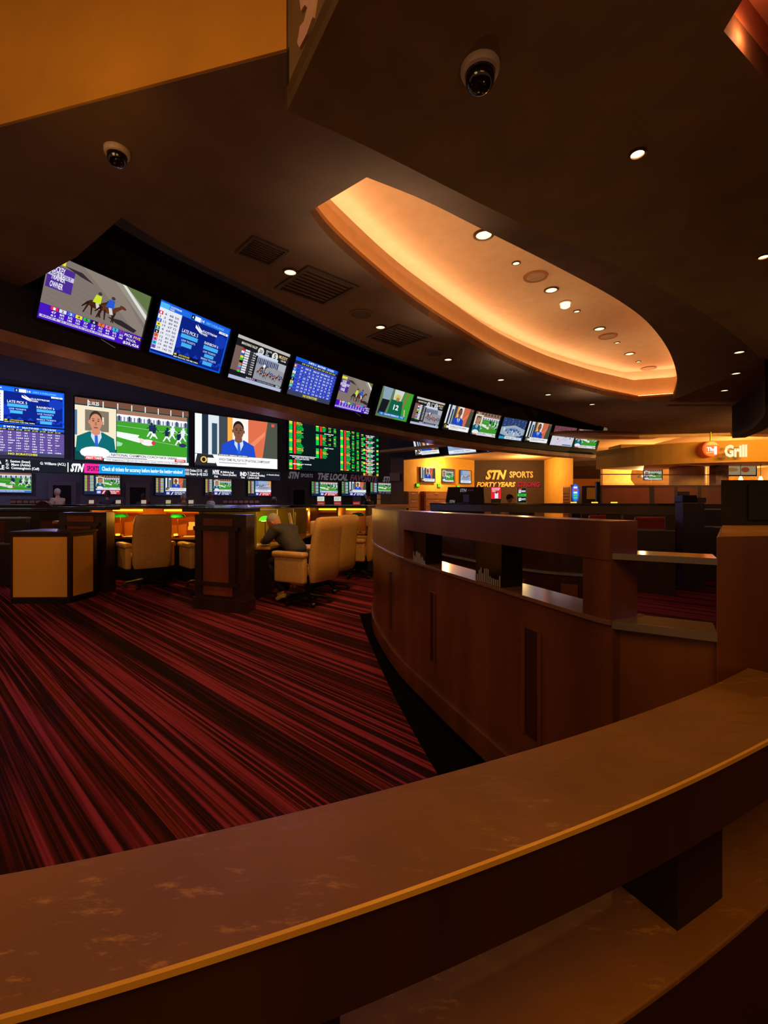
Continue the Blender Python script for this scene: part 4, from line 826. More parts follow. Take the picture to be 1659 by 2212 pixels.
    for sgn in (1,-1):
        a = Vector(J['ankle'+('L' if sgn<0 else '')]) if ('ankleL' in J and sgn<0) else Vector(J['ankle'] if sgn==1 else mir(J['ankle'])); tt = Vector(J['toeL']) if ('toeL' in J and sgn<0) else Vector(J['toe'] if sgn==1 else mir(J['toe']))
        s = MB(); d=(tt-a); hz=Vector((d.x,d.y,0)).normalized(); skin_bm(s.b,[a+Vector((0,0,.0))-hz*.05-Vector((0,0,.045)),a-Vector((0,0,.03))+hz*.03,tt,tt+hz*.05],[(0,1),(1,2),(2,3)],[(.04,.04),(.045,.045),(.045,.035),(.035,.025)]); s.build('shoe',shoe,o,smooth=True)
    return o
SIT = dict(pelvis=(0,0,.645),belly=(0,.12,.75),chest=(0,.25,.88),upper=(0,.34,.98),neck=(0,.43,1.03),headb=(0,.47,1.05),head=(0,.50,1.075),pitch=radians(52),yaw=.25,
  shoulder=(.19,.33,.97),elbow=(.25,.40,.84),wrist=(.13,.58,.815),palm=(.08,.64,.81),hip=(.10,.05,.60),knee=(.13,.45,.56),ankle=(.12,.38,.11),toe=(.12,.50,.05),
  ankleL=(-.13,.20,.15),toeL=(-.14,.28,.06),kneeL=(-.14,.44,.55))
JK = mat('charcoal_jacket',(58,54,52),.85,noise=.2,nscale=12,bump=.3)
person('person','person in charcoal jacket hunched over papers on the desk, grey hair, seated',(-1.10,6.17,0),radians(60),SIT,JK,mat('black_trousers',(16,15,16),.8),mat('ruddy_skin',(200,125,95),.5),HAIRG,mat('pale_yellow_shoe',(210,190,90),.5),hair_len=.9)
STD = dict(pelvis=(0,0,.95),belly=(0,.02,1.08),chest=(0,.03,1.24),upper=(0,.02,1.37),neck=(0,.02,1.48),headb=(0,.03,1.54),head=(0,.04,1.62),pitch=.25,
  shoulder=(.18,.02,1.39),elbow=(.23,.08,1.12),wrist=(.16,.30,1.06),palm=(.14,.36,1.05),hip=(.09,0,.90),knee=(.10,.03,.50),ankle=(.10,0,.09),toe=(.11,.12,.04))
GP='people beyond the far counter'
def far_person(px, ytop, D, rz, label, top, skin=SKIN, hair=HAIRG, hat=None):
    h = zat(ytop,D)/1.725; p = at(px,D); person('person',label,(p.x,p.y,0),rz,STD,top,mat('dark_trousers',(30,30,36),.8),skin,hair,BLACK,height=h,hatm=hat,jname='shirt',grp=GP)
BEI = mat('beige_shirt',(190,165,130),.8); DKS = mat('dark_shirt',(34,26,34),.8); MAUV = mat('mauve_shirt',(120,92,86),.8); WHS = mat('white_shirt',(190,185,175),.8); GREYC=mat('grey_green_jacket',(70,78,76),.8)
far_person(126,1057,15.2,radians(80),'person in beige shirt leaning over the counter under the leftmost grey door frame',BEI)
far_person(232,1061,15.2,radians(10),'person in dark clothes silhouetted against the red banner of a television',DKS,SKIND,DKS)
far_person(309,1067,15.4,radians(0),'dim person in dark clothes in front of the second grey door frame',DKS,SKIND,DKS)
far_person(398,1068,15.0,radians(70),'person in tan shirt turned left, beneath the host television',MAUV)
far_person(457,1064,15.0,radians(95),'bald person in white shirt facing left beneath the football television',WHS,SKIND,SKIND)
far_person(590,1075,14.4,radians(-60),'person in grey-green jacket bending low, above the seated man',GREYC,SKIND,GREYC)
far_person(797,1064,14.3,radians(60),'person in dark shirt at the left end of the curved partition',DKS,SKIN,DKS)
far_person(1098,1070,12.6,radians(-80),'person with dark cap in front of the red advertising panel',BEI,SKIN,DKS,DKS)
far_person(987,1074,12.6,radians(-100),'small person to the left of the black betting booth',MAUV,SKIN,DKS)

# ---------------------------------------------------------------- counters between the desks and the back wall
def counter(name, label, x0, x1, y0, y1, z, topm=BLACKG, bodym=WOOD2, group=None):
    o = thing(name,label,'counter',((x0+x1)/2,y0,0),group=group); w_=x1-x0; dd=y1-y0
    MB().box((0,dd/2,(z-.05)/2),(w_-.1,dd-.1,z-.05)).build('body',bodym,o); MB().box((0,dd/2,z-.025),(w_,dd,.05)).build('top',topm,o,bev=.01)
    n_=int(w_/1.2)
    for k in range(n_): MB().box((-w_/2+(k+.5)*w_/n_,.03,z/2),(w_/n_*.8,.045,z*.6)).build('front_panel',WOODR,o)
    return o
counter('far_counter','long glossy black counter far back, left half, with placards on it',-14,-5.3,12.6,14.2,1.285)
counter('far_counter','long glossy black counter far back, behind the seated man',-5.2,-.2,12.2,13.4,1.27)
counter('side_counter','dark counter at the left edge behind the podium',-9.5,-5.75,9.2,10.2,1.22)
o = thing('curved_low_partition','low dark partition with silver ledges at the left edge','partition'); lp_ = [(-8.5,7.0),(-6.9,7.35),(-5.9,7.6)]
q = smooth_path(lp_,5)
mb=MB(); sweep(mb,q,-.14,0,0,.66); mb.build('wall_panel',WOOD2,o); mb=MB(); sweep(mb,q,-.17,.01,.66,.685); mb.build('lower_ledge',mat('silver_ledge',(150,150,165),.2,metal=.6),o)
mb=MB(); sweep(mb,q,-.17,.01,1.08,1.105); mb.build('upper_ledge',MATS['silver_ledge'],o)
for k in (0,len(q)//2-1,len(q)-3): mb=MB(); sweep(mb,q[k:k+3],-.13,-.01,.685,1.08); mb.build('post',WOOD2,o)
o = thing('wooden_stand','small dark stand with an orange top behind the podium','stand',(-5.35,7.72,0)); MB().box((0,0,.50),(.26,.12,1.0)).build('body',WOOD2,o); MB().box((0,0,1.02),(.30,.16,.04)).build('top',mat('orange_top',(210,130,60),.4),o)
# placards on the far counter
for i,(px,c,t) in enumerate(((198,PAPER,'white placard with a red frame, first from the left'),(256,PAPER,'white placard, second from the left'),(311,PAPER,'white placard in a bright red frame, middle one'),(364,mat('yellow_card',(215,205,90),.6),'yellow placard'),(413,PAPER,'small white placard between the two men'))):
    p = at(px,13.3,1.287); o = thing('counter_placard',t+' on the far counter','placard',p,0,'placards on the far counter')
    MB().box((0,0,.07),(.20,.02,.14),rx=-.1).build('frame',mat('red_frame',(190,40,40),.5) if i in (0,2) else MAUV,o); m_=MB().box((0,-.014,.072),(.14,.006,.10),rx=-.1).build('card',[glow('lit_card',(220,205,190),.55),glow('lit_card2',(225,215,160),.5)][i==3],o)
# self-service screens
for i,(px,D,t) in enumerate(((693,12.6,'first betting terminal with white screen over a red base, left of two'),(729,12.6,'second betting terminal with white screen over a red base'),(770,12.6,'betting terminal with dark screen over a red base'))):
    p = at(px,D,1.272); o = thing('betting_terminal',t,'terminal',p,0,'betting terminals on the far counter')
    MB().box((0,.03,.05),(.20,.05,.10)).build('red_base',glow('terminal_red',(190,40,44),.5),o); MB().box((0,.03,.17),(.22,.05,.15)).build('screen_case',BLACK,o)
    a=Art(); a.rect(0,0,1,1,(215,225,205) if i<2 else (30,26,34)); 
    if i<2: a.text('PLACE YOUR\nBETS HERE',.15,.2,.85,.8,(120,140,130))
    a.build('screen',.19,.125,TVM,o,ofs=.0).location=(0,-.003,.17)
    a=Art(); a.text('STN SPORTS',.1,.35,.9,.7,W_,.03); a.build('lettering',.19,.08,DIM,o,ofs=0).location=(0,.0,.05)
o = thing('round_back_chair','maroon chair with a rounded back beside the leftmost person','chair',at(146,13.0,0)+Vector((0,-.75,0))); MB().lathe([(.0005,0),(.24,0),(.24,.03),(.03,.05),(.03,.9)],n=16).build('pedestal',BLACK,o,smooth=True); m_=MB(); m_.ball((0,0,.95),.25,1,1,.25); m_.build('seat',REDV,o,smooth=True)
m_=MB(); m_.loft([[(.27*cos(a)*s_,y_,1.02+.36*sin(a)*s_) for a in [pi*k/12 for k in range(13)]] for s_,y_ in ((1,-.12),(1,-.20),(.9,-.22))]); m_.build('backrest',mat('maroon_fabric',(96,56,66),.7),o)
# slips shelving below the screens
for k,(x0,x1,t) in enumerate(((20,115,'shelf with boxes of betting slips under the leftmost football television'),(480,560,'shelf with rows of pale slips under the ticker'))):
    a_, b_ = at(x0,15.4,0), at(x1,15.4,0); o = thing('slip_shelf',t,'shelf',((a_.x+b_.x)/2,15.6,0)); w_=b_.x-a_.x
    MB().box((0,0,.72),(w_,.3,1.44)).build('cabinet',WOOD2,o)
    for r_ in range(2):
        for j in range(7): MB().box((-w_/2+w_*(j+.5)/7,-.16,1.36-.16*r_),(w_/9,.03,.09)).build('slip_box',mat('pale_card_box',(150,110,95),.7),o)
o = thing('clear_box_stand','wooden counter corner with stacked pale boxes at the left end of the curved partition','stand',(0,0,0)); c_=at(842,9.2,0)
MB().box((c_.x+.05,c_.y,.62),(.62,.5,1.24)).build('body',WOOD,o); MB().box((c_.x+.05,c_.y,1.275),(.66,.55,.07)).build('top',mat('pale_wood_top',(205,150,90),.4),o)
MB().box((c_.x+.05,c_.y+.1,1.44),(.60,.3,.26)).build('acrylic_box',mat('tinted_acrylic',(80,66,64),.1,alpha=.6,coat=1),o); MB().box((c_.x-.22,c_.y-.05,1.36),(.07,.1,.09)).box((c_.x-.22,c_.y-.05,1.46),(.07,.1,.09)).build('slips',PAPER,o)

# ---------------------------------------------------------------- right background
H2 = EH+2.25
a0, a1, a2, a3 = Vector((.60,21.27)), Vector((4.9,25)), Vector((8.69,25)), Vector((8.65,21.1))
def wallseg(name, p, q, z0, z1, m, t=.15, kind='structure'):
    d=(q-p).normalized(); n=Vector((-d.y,d.x))*t; mb=MB(); mb.prism([p,q,q+n,p+n],z0,z1); return mb.build(name,m,None,kind)
wallseg('wall_far_left',a0,a1,0,H2,ORANGE); wallseg('wall_far_middle',a1,a2,0,H2,BROWNW); wallseg('wall_far_right',a2,a3,0,H2,ORANGE,.15)
wallseg('wall_far_side',a3,Vector((13,20.9)),0,EH+1.05,ORANGE); wallseg('wall_far_side_top',a3+Vector((0,-.01)),Vector((13,20.89)),EH+1.05,H2,BROWNW)
slab('ceiling_far',[[(-.2,21.0),(6.0,15.2),(9.2,15.2),(26,15.0),(26,27),(4,27)]],H2,H2+.1,mat('tan_ceiling',(196,150,100),.8),'structure')
ov_ = [Vector((.60,21.2)),Vector((.93,21.0)),Vector((6.35,15.3))]
wallseg('wall_dark_bulkhead',Vector((.2,21.6)),Vector((5.45,16.13)),EH+1.92,EH+4.2,NAVY,.3)
bd=(Vector((6.3,15.25))-Vector((.2,21.6))).normalized(); byaw=atan2(bd.y,bd.x)
for px0,px1,yb,ar,t in ((904,955,983,art_host,'host in blue suit, left of the three under the band'),(975,1034,980,art_desk,'busy studio desk, middle of the three under the band'),(1057,1122,973,art_tvfield,'green football field, right of the three under the band')):
    def onb(px):
        r=(px-CX)/F; p=Vector((.2,21.6)); t_=(r*p.y-p.x)/(bd.x-r*bd.y); return p+bd*t_
    p, q = onb(px0), onb(px1); c=(p+q)/2; W_2=(q-p).length; n=Vector((bd.y,-bd.x)); H_=W_2*9/16; zc_=zat(yb,c.y)+H_/2*cos(.3)
    o = thing('television','tilted far television: '+t,'television',(c.x+n.x*.25,c.y+n.y*.25,zc_),byaw,'three tilted televisions on the far dark bulkhead',tilt=.3); set_screen(o,None,0,0,W_2,H_,ar,TVM)
o = bpy.data.objects.new('trim_8',None); COL.objects.link(o); o['kind']='structure'; c=at(858,20.2,0)
MB().box((c.x,c.y,EH/2+.95),(.56,.4,EH+1.9)).build('pillar_shaft',mat('mauve_grey_pillar',(92,76,88),.7),o); 
o=thing('wall_speaker','grey boxy speaker fixed to the mauve pillar','speaker',(c.x-.12,c.y-.42,EH+1.05)); MB().box((0,0,0),(.42,.40,.34)).build('cabinet',mat('mauve_grey_box',(120,104,116),.6),o); MB().box((.25,.02,-.0),(.1,.3,.30)).build('bracket',BLACK,o)
# far-left wall: televisions, green signs, cabinets
fd = (a1-a0).normalized(); fy = atan2(fd.y,fd.x); fn = Vector((fd.y,-fd.x))
def onw(px, p0=a0, d=fd):
    r=(px-CX)/F; t_=(r*p0.y-p0.x)/(d.x-r*d.y); return p0+d*t_
for px0,px1,y0,y1,ar,t in ((907,937,1011,1041,art_host,'host in blue suit, left one on the ochre wall'),(953,978,1014,1041,art_split,'man and green field, middle one on the ochre wall'),(992,1015,1017,1044,art_desk,'pale blue studio, right one on the ochre wall')):
    p,q=onw(px0),onw(px1); c=(p+q)/2; zz0,zz1=zat(y1,c.y),zat(y0,c.y); o=thing('television','wall television: '+t,'television',(c.x+fn.x*.06,c.y+fn.y*.06,(zz0+zz1)/2),fy,'three televisions on the ochre wall'); set_screen(o,None,0,0,(q-p).length,zz1-zz0,ar,TVM,.03)
for px,y,t in ((901,1048,'under the left television'),(947,1049,'under the middle television'),(988,1052,'under the right television')):
    p=onw(px); o=thing('exit_sign','small bright green sign on the ochre wall '+t,'sign',(p.x+fn.x*.03,p.y+fn.y*.03,zat(y,p.y)),fy,'green signs on the ochre wall'); MB().box((0,0,0),(.22,.04,.16)).build('housing',BLACK,o); MB().box((0,-.025,0),(.19,.012,.13)).build('lit_face',glow('sign_green',(60,235,20),1.0),o)
for px0,px1,t in ((872,894,'narrow wooden cabinet at the left end of the ochre wall'),(908,956,'wide wooden cabinet on the ochre wall left of the black booth')):
    p,q=onw(px0),onw(px1); c=(p+q)/2; wd=(q-p).length; zt_=zat(1062,c.y); o=thing('wall_cabinet',t,'cabinet',(c.x+fn.x*.15,c.y+fn.y*.15,0),fy,'cabinets on the ochre wall'); MB().box((0,0,zt_/2),(wd,.28,zt_)).build('carcass',WOODR,o)
    for k in range(3): d_o=MB().box((0,-.15,zt_-.2-.36*k),(wd*.92,.02,.32)).build('drawer',mat('orange_brown_drawer',(140,78,34),.5),o); MB().box((0,-.17,zt_-.1-.36*k),(.3,.02,.03)).build('handle',CHROME,d_o)
# sign on the brown wall
o = thing('wall_sign','STN SPORTS FORTY YEARS STRONG lettering on the dark brown wall','sign',(6.8,24.96,EH+.0),0); L_=3.79; Hh=2.25
f2=lambda px:(px-1025)/151; g2=lambda py:(py-994)/90
for nm,its,mm in (('ochre_letters',[('STN',1048,1094,1015,1036,(255,205,110),.05,.3),('SPORTS',1100,1151,1018,1032,(240,195,130),.03,0),('FORTY YEARS',1029,1113,1041,1052,(255,205,110),.05,.25)],1),('red_letters',[('STRONG',1116,1166,1041,1052,(215,50,60),.05,.2)],2)):
    a=Art()
    for t,x0,x1,y0,y1,c_,bo_,sh in its: a.text(t,f2(x0),g2(y0),f2(x1),g2(y1),c_,bo_,sh)
    k=a.build(nm,L_,Hh,PRINT if mm==1 else screen_mat('red_sign_light',.6),o,ofs=.02); k.location=(0,0,2.25-Hh/2)
# red advert, price board
p=at(1071,22,0); o=thing('advert_panel','bright red advertising panel on a stand before the brown wall','sign',(p.x,22,0)); MB().box((0,.02,.95),(.46,.06,1.9)).box((0,.02,zat(1066,22)),(.50,.08,.62)).build('stand',BLACK,o)
a=Art(); a.rect(0,0,1,1,(225,40,50)); a.text('BET ANYWHERE\nWITH THE APP\nTODAY',.1,.06,.9,.4,W_,.03); a.rect(.38,.5,.72,.95,(230,230,235)); a.rect(.46,.4,.62,.55,(60,60,70)); k=a.build('poster',.48,.56,TVM,o,ofs=0); k.location=(0,-.03,zat(1065,22))
p=at(1127,22,0); o=thing('price_board','price board with 3 dollar drinks in a grey frame','sign',(p.x,22,0)); zc_=zat(1070,22); MB().box((0,.02,zc_),(.47,.06,.76)).box((0,.04,.6),(.1,.06,1.3)).build('frame',mat('grey_frame',(120,125,130),.5),o)
a=Art(); a.rect(0,0,1,1,(14,24,20)); a.rect(0,.38,1,.58,(60,200,70)); a.text('$3',.1,.1,.45,.36,W_,.05); a.text('BEERS',.5,.15,.95,.28,W_,.03); a.rect(.1,.02,.5,.08,(220,60,60)); a.text('SPECIALS',.15,.42,.85,.53,(10,60,20),.03); a.text('$3',.1,.66,.45,.92,W_,.05); a.text('SHOTS',.5,.7,.95,.84,W_,.03); k=a.build('menu',.40,.68,TVM,o,ofs=0); k.location=(0,-.015,zc_)
# black betting booth
p0,p1=at(962,12,0),at(1046,12,0); o=thing('betting_booth','black angular betting booth back with STN on it','booth',((p0.x+p1.x)/2,12,0)); w_=p1.x-p0.x; zt_=zat(1052,12)
m_=MB(); m_.prism([(-w_/2,0),(w_/2,0),(w_/2,.3),(-w_/2,.3)],0,1.31); m_.build('body',BLACK,o)
m_=MB(); m_.loft([[(-w_/2,-.02,1.31),(w_/2,-.02,1.31),(w_/2,.1,1.31),(-w_/2,.1,1.31)],[(-w_/2+.08,.0,zt_),(w_/2-.02,.0,zt_),(w_/2-.02,.1,zt_),(-w_/2+.08,.1,zt_)]]); m_.build('display_back',mat('black_satin',(14,14,18),.3),o)
for t,x0,y0,x1,y1,c_ in (('STN',.37,.10,.54,.30,(200,200,205)),('SPORTS',.56,.14,.72,.26,(120,50,60)),('STN',.10,.78,.24,.95,(190,190,195))):
    a=Art(); a.text(t,x0,y0,x1,y1,c_,.04,.2); a.build('lettering',w_,zt_-1.31,DIM,o,ofs=.03).location=(0,-.01,(zt_+1.31)/2)
a=Art(); a.rect(.45,.45,.60,.9,(60,50,66)); a.build('lit_window',w_,zt_-1.31,DIM,o,ofs=.03).location=(0,-.01,(zt_+1.31)/2)
# louvred door, blue machine
d=bpy.data.objects.new('door_4',None); COL.objects.link(d); d['kind']='structure'; p=Vector((8.62,21.55,0)); p=(a2+(a3-a2)*.86).to_3d(); dd=(a3-a2).normalized(); d.location=(p.x-.06,p.y,0); d.rotation_euler=(0,0,atan2(dd.y,dd.x)); hz=zat(1048,21.6)
MB().box((0,0,hz/2),(.95,.05,hz)).build('door_frame',mat('ochre_door_frame',(205,150,70),.6),d); m_=MB(); m_.box((0,-.03,hz/2-.04),(.78,.03,hz-.12)); m_.build('door_leaf',mat('brown_louvre',(110,62,34),.6),d)
m_=MB(); [m_.box((0,-.05,.2+k*.14),(.6,.015,.06),rx=.5) for k in range(12)]; m_.build('louvres',mat('brown_louvre2',(90,52,30),.6),d)
p=at(1243,11.5,0); o=thing('slot_machine_topper','blue oval glowing machine topper beside the louvred door','machine',p); MB().box((0,.05,.6),(.22,.2,1.2)).build('stand',BLACK,o)
a=Art(); a.ell(.5,.5,.5,.5,(40,90,220),20); a.ell(.5,.5,.38,.45,(50,120,240),20)
for k,c_ in enumerate(((235,240,245),(225,60,60),(235,240,245),(60,220,80),(60,220,80))): a.rect(.25,.15+k*.14,.75,.25+k*.14,c_)
a.build('lit_face',.19,.46,TVM,o,ofs=0).location=(0,0,1.36+.22); MB().box((0,.04,1.36+.22),(.16,.04,.42),bev=.01).build('case',mat('silver_case',(150,160,180),.3,metal=.5),o)

# snack bar fascia with sign
gp = smooth_path([(7.73,16.8),(8.35,15.35),(9.56,14.2),(11.3,13.65),(13.5,13.8)],6)
o = bpy.data.objects.new('trim_9',None); COL.objects.link(o); o['kind']='structure'
mb=MB(); sweep(mb,gp,0,-.2,EH+1.19,EH+1.84); mb.build('fascia_front',ORANGE,o); mb=MB(); sweep(mb,gp,-.01,-2.6,EH+1.20,EH+1.24); mb.build('fascia_underside',mat('warm_underside',(214,170,110),.7),o)
MB().box((9.0,16.5,EH+1.75),(1.5,.9,.5)).build('upper_box',ORANGE,o)
mb=MB(); mb.prism([(9.3,19.6),(20,17.2),(20,17.4),(9.3,19.8)],0,EH+1.4); mb.build('wall_snack_bar',mat('cream_bar_wall',(214,160,84),.7),kind='structure')
mb=MB(); mb.prism([(13.2,18.6),(20,17.0),(20,17.1),(13.2,18.7)],0,EH+1.4); mb.build('wall_snack_bar_right',mat('golden_tile_wall',(205,150,60),.3),kind='structure')
gx, gy_ = 11.15, 13.58
o = thing('snack_bar_sign','glowing round orange emblem with white letters reading Grill on the fascia','sign',(0,0,0))
c=at(1530,14.0,zat(970,14.0)); MB().cyl((c.x,c.y-.16,c.z),(c.x,c.y-.08,c.z),.235,n=28).build('emblem_disc',glow('emblem_orange',(225,88,30),1.1),o)
a=Art(); a.poly([(x,y) for x,y in [(.05,.28)]+[(.5-.45*cos(t),.5-.45*sin(t)) for t in [pi*(k/12) for k in range(2,11)]]+[(.95,.28)]],(240,190,80)); a.text('The',.14,.42,.72,.68,W_,.05); a.line(.1,.80,.8,.72,.05,(240,200,120)); a.text('1',.62,.36,.8,.9,W_,.05); a.build('emblem_art',.46,.46,LED,o,ofs=0).location=(c.x,c.y-.17,c.z)
g0=at(1549,13.9,0); g1=at(1600,13.75,0); a=Art(); a.text('Grill',0,0,1,1,(255,225,170),.05); k=a.build('letters',(g1.x-g0.x),.37,LED,o,ofs=0); k.location=((g0.x+g1.x)/2,13.55,zat(976,13.8)); k.rotation_euler=(0,0,-.18)
MB().cyl((c.x,c.y-.1,c.z+.2),(c.x,c.y-.1,EH+2.1),.02).build('mounting_rod',BRASS,o)
p=at(1410,17.5,0); o=thing('television','small television on the cream wall under the snack bar fascia','television',(p.x,17.5,zat(1026,17.5)),-.1); set_screen(o,None,0,0,.66,.37,art_split,TVM)
MB().box((0,.6,0),(.1,1.15,.1)).build('wall_bracket',BLACK,o)
p=at(1650,13.95,0); o=thing('menu_board','menu board reading CORN DOGS hanging at the right edge','sign',(p.x,15.5,zat(1015,15.5)+.05)); MB().box((.3,.03,0),(1.5,.05,.52)).build('frame',BLACK,o)
a=Art(); a.rect(0,0,1,1,(228,200,150)); a.text('CORN  DOGS',.04,.08,.8,.25,(60,40,20),.02); a.ell(.14,.55,.05,.12,(190,100,40)); a.ell(.42,.6,.16,.15,(215,150,80)); a.ell(.75,.6,.1,.2,(205,90,40)); a.build('menu_face',1.42,.44,DIM,o,ofs=0).location=(.3,0,0)
p=at(1553,15.2,0); o=thing('marble_column','brown marbled square column under the snack bar sign','column',(p.x,15.2,0)); MB().box((0,0,(EH+1.19)/2),(.42,.3,EH+1.19)).build('shaft',mat('brown_marble',(120,82,60),.3,noise=.7,nscale=9),o); MB().box((0,0,.1),(.5,.36,.2)).build('base',WOOD2,o)
p=at(1485,16.0,0); o=thing('round_column','cream round column under the snack bar fascia','column',(p.x,16.0,0)); MB().cyl((0,0,0),(0,0,EH+1.19),.55,n=32).build('shaft',mat('cream_bar_wall2',(220,170,100),.7),o,smooth=True); MB().cyl((0,0,0),(0,0,.15),.6,n=32).build('base',WOOD2,o,smooth=True)
for px,t in ((1600,'left'),(1643,'right')):
    p=at(px,14.6,zat(1035,14.6)); o=thing('pendant_lamp','small white glass pendant lamp above the black housing, %s of two'%t,'lamp',p,group='white pendants of the snack bar'); MB().lathe([(.03,.09),(.06,.0),(.065,-.06),(.05,-.075),(.0005,-.075)],n=16).build('glass_shade',LAMPY,o,smooth=True); MB().cyl((0,0,.08),(0,0,EH+1.2-p.z),.008).build('cord',BLACK,o)
# booths with glass tops
BO = mat('booth_orange_panel',(170,84,40),.45,noise=.15,nscale=3); GL2 = mat('clear_glass',(200,190,180),.05,alpha=.12,coat=1)
def booth(x0,x1,D,zb_,zt_,n_,label):
    p,q=at(x0,D,0),at(x1,D,0); o=thing('booth_divider',label,'divider',((p.x+q.x)/2,D,0),group='orange booth dividers'); w_=q.x-p.x
    MB().box((0,0,(zat(1089,D))/2),(w_,.12,zat(1089,D))).build('base',WOOD2,o)
    MB().box((0,.0,(zb_+zt_)/2),(w_,.04,zt_-zb_)).build('orange_panel',BO,o); MB().box((0,0,zt_+.02),(w_+.04,.07,.045)).build('top_cap',WOODR,o)
    for k in range(n_+1): MB().box((-w_/2+w_*k/n_,0,zt_/2+.02),(.07,.08,zt_)).build('upright',WOOD2,o)
    MB().box((0,.0,zt_+.16),(w_,.015,.24)).build('glass_top',GL2,o); MB().box((0,0,zt_+.29),(w_,.03,.02)).build('glass_rail',WOODR,o)
booth(1295,1405,10.5,zat(1089,10.5),zat(1052,10.5),1,'orange booth divider with glass top, left one under the snack bar'); booth(1408,1560,10.9,zat(1089,10.9),zat(1052,10.9),3,'orange booth divider with glass top, right one under the snack bar')
p,q=at(1252,12.2,0),at(1292,12.2,0); o=thing('booth_divider','short dark booth end with ochre inside beside the blue machine topper','divider',((p.x+q.x)/2,12.2,0)); MB().box((0,0,zat(1050,12.2)/2),(.5,.3,zat(1050,12.2))).build('body',WOOD2,o); MB().box((.02,-.16,zat(1066,12.2)),(.3,.02,.30)).build('inside_panel',ORANGE,o)
o=thing('glass_post','dark slim post holding a clear glass pane, right background','post',at(1291,9.4,0)); MB().box((0,0,zat(1041,9.4)/2),(.07,.07,zat(1041,9.4))).build('post',BLACK,o); MB().box((1.28,0,1.53),(2.5,.012,.42)).build('glass_pane',GL2,o)
p=at(1485,7.4,0); o=thing('ticket_printer','black ticket printer on a shelf in the right background','printer',(p.x,7.4,1.345)); MB().box((-.03,0,.06),(.24,.22,.12),bev=.02).build('body',BLACK,o); MB().box((.16,0,.04),(.15,.2,.08),bev=.01).build('tray',mat('grey_tray',(84,78,72),.5),o); MB().box((.02,0,-.675),(.34,.24,1.34)).build('stand',WOOD2,o); MB().box((-.02,.08,.15),(.2,.02,.06)).build('ticket_guard',mat('lilac_plastic',(120,100,130),.4),o)
# second partition across the right background
PB = smooth_path([(1.05,10.6),(1.9,9.0),(2.9,7.7),(3.6,7.02),(4.2,6.65)],8)
o=thing('back_partition','dark curved partition with glossy black top crossing the right background','partition')
mb=MB(); sweep(mb,PB,-.3,0,1.305,1.335); mb.build('top_slab',BLACKG,o); mb=MB(); sweep(mb,PB,-.27,-.01,1.17,1.305); mb.build('top_rail',mat('grey_brown_fascia',(74,58,46),.4,noise=.2,nscale=4),o)
mb=MB(); sweep(mb,PB,-.25,-.02,.93,.95); mb.build('ledge',MATS['silver_ledge'],o); mb=MB(); sweep(mb,PB,-.2,-.03,0,.93); mb.build('wall_panel',WOOD2,o)
for k in (0,len(PB)//3,2*len(PB)//3,len(PB)-3): mb=MB(); sweep(mb,PB[k:k+3],-.2,-.03,.95,1.17); mb.build('post',WOOD2,o)
for k,(px,D) in enumerate(((1240,7.6),(1285,7.25),(1327,7.0))):  # orange reflections on the gloss top, modelled as small glowing bars
    p=at(px,D,1.337); o=thing('amber_reflection_bar','amber reflection on the black partition top, built as a glowing bar, %s of three'%('leftmost','middle','rightmost')[k],'reflection',p,-.6,'amber reflections on the back partition'); MB().box((0,0,.01),(.10,.035,.02)).build('housing',BLACK,o); MB().box((0,-.02,.012),(.09,.012,.014)).build('reflection_edge',LAMPS,o)
# red vinyl seats and dark partitions behind the gap
def red_chair(px, D, rz, label):
    o=thing('red_chair',label,'chair',at(px,D,0),rz,'red vinyl chairs'); MB().box((0,0,.47),(.52,.5,.12),bev=.04).build('seat',REDV,o,smooth=True); MB().box((0,.26,.83),(.50,.1,.56),bev=.045).build('backrest',REDV,o,smooth=True)
    for s in (-1,1):
        MB().box((s*.27,0,.62),(.06,.44,.08),bev=.02).build('armrest',REDV,o,smooth=True)
        for t_ in (-1,1): MB().cyl((s*.2,t_*.19,0),(s*.2,t_*.19,.42),.02,n=8).build('leg',BLACK,o)
red_chair(1318,8.6,.2,'red vinyl chair with flat back, left one behind the black-topped partition'); red_chair(1408,7.5,-.5,'red vinyl armchair turned right, behind the black-topped partition')
def low_wall(name,label,pth,ztop):
    o=thing(name,label,'partition'); q=smooth_path(pth,5); mb=MB(); sweep(mb,q,-.13,0,0,ztop-.33); mb.build('wall_panel',WOOD2,o)
    for z_ in (ztop,ztop-.30): mb=MB(); sweep(mb,q,-.16,.01,z_-.02,z_); mb.build('ledge',MATS['silver_ledge'],o)
    mb=MB(); sweep(mb,q,-.11,-.02,ztop-.30,ztop-.02); mb.build('upper_panel',WOOD2,o)
    for k in range(0,len(q)-1,3): mb=MB(); sweep(mb,q[k:k+2],-.0,.02,.15,ztop-.4); mb.build('panel_strip',WOOD,o)
low_wall('inner_partition','dark inner partition with silver ledges beyond the end of the black-topped partition',[(5.1,8.3),(5.7,8.0),(6.6,7.8)],1.24)
low_wall('inner_partition','brown inner partition seen through the slot of the curved partition',[(-.05,7.6),(.75,5.6),(1.35,4.4),(1.9,4.0)],1.02)
# orange round things seen through the slot
for k,z_ in enumerate((.86,1.0)):
    p=at(879,6.2,z_); o=thing('brass_bowl','%s of two gold bowls seen through the partition slot'%('lower','upper')[k],'bowl',p,group='gold bowls behind the partition'); MB().lathe([(.0005,0),(.05,.005),(.07,.05),(.065,.05),(.045,.012),(.0005,.01)],n=16).build('bowl',BRASS,o,smooth=True)

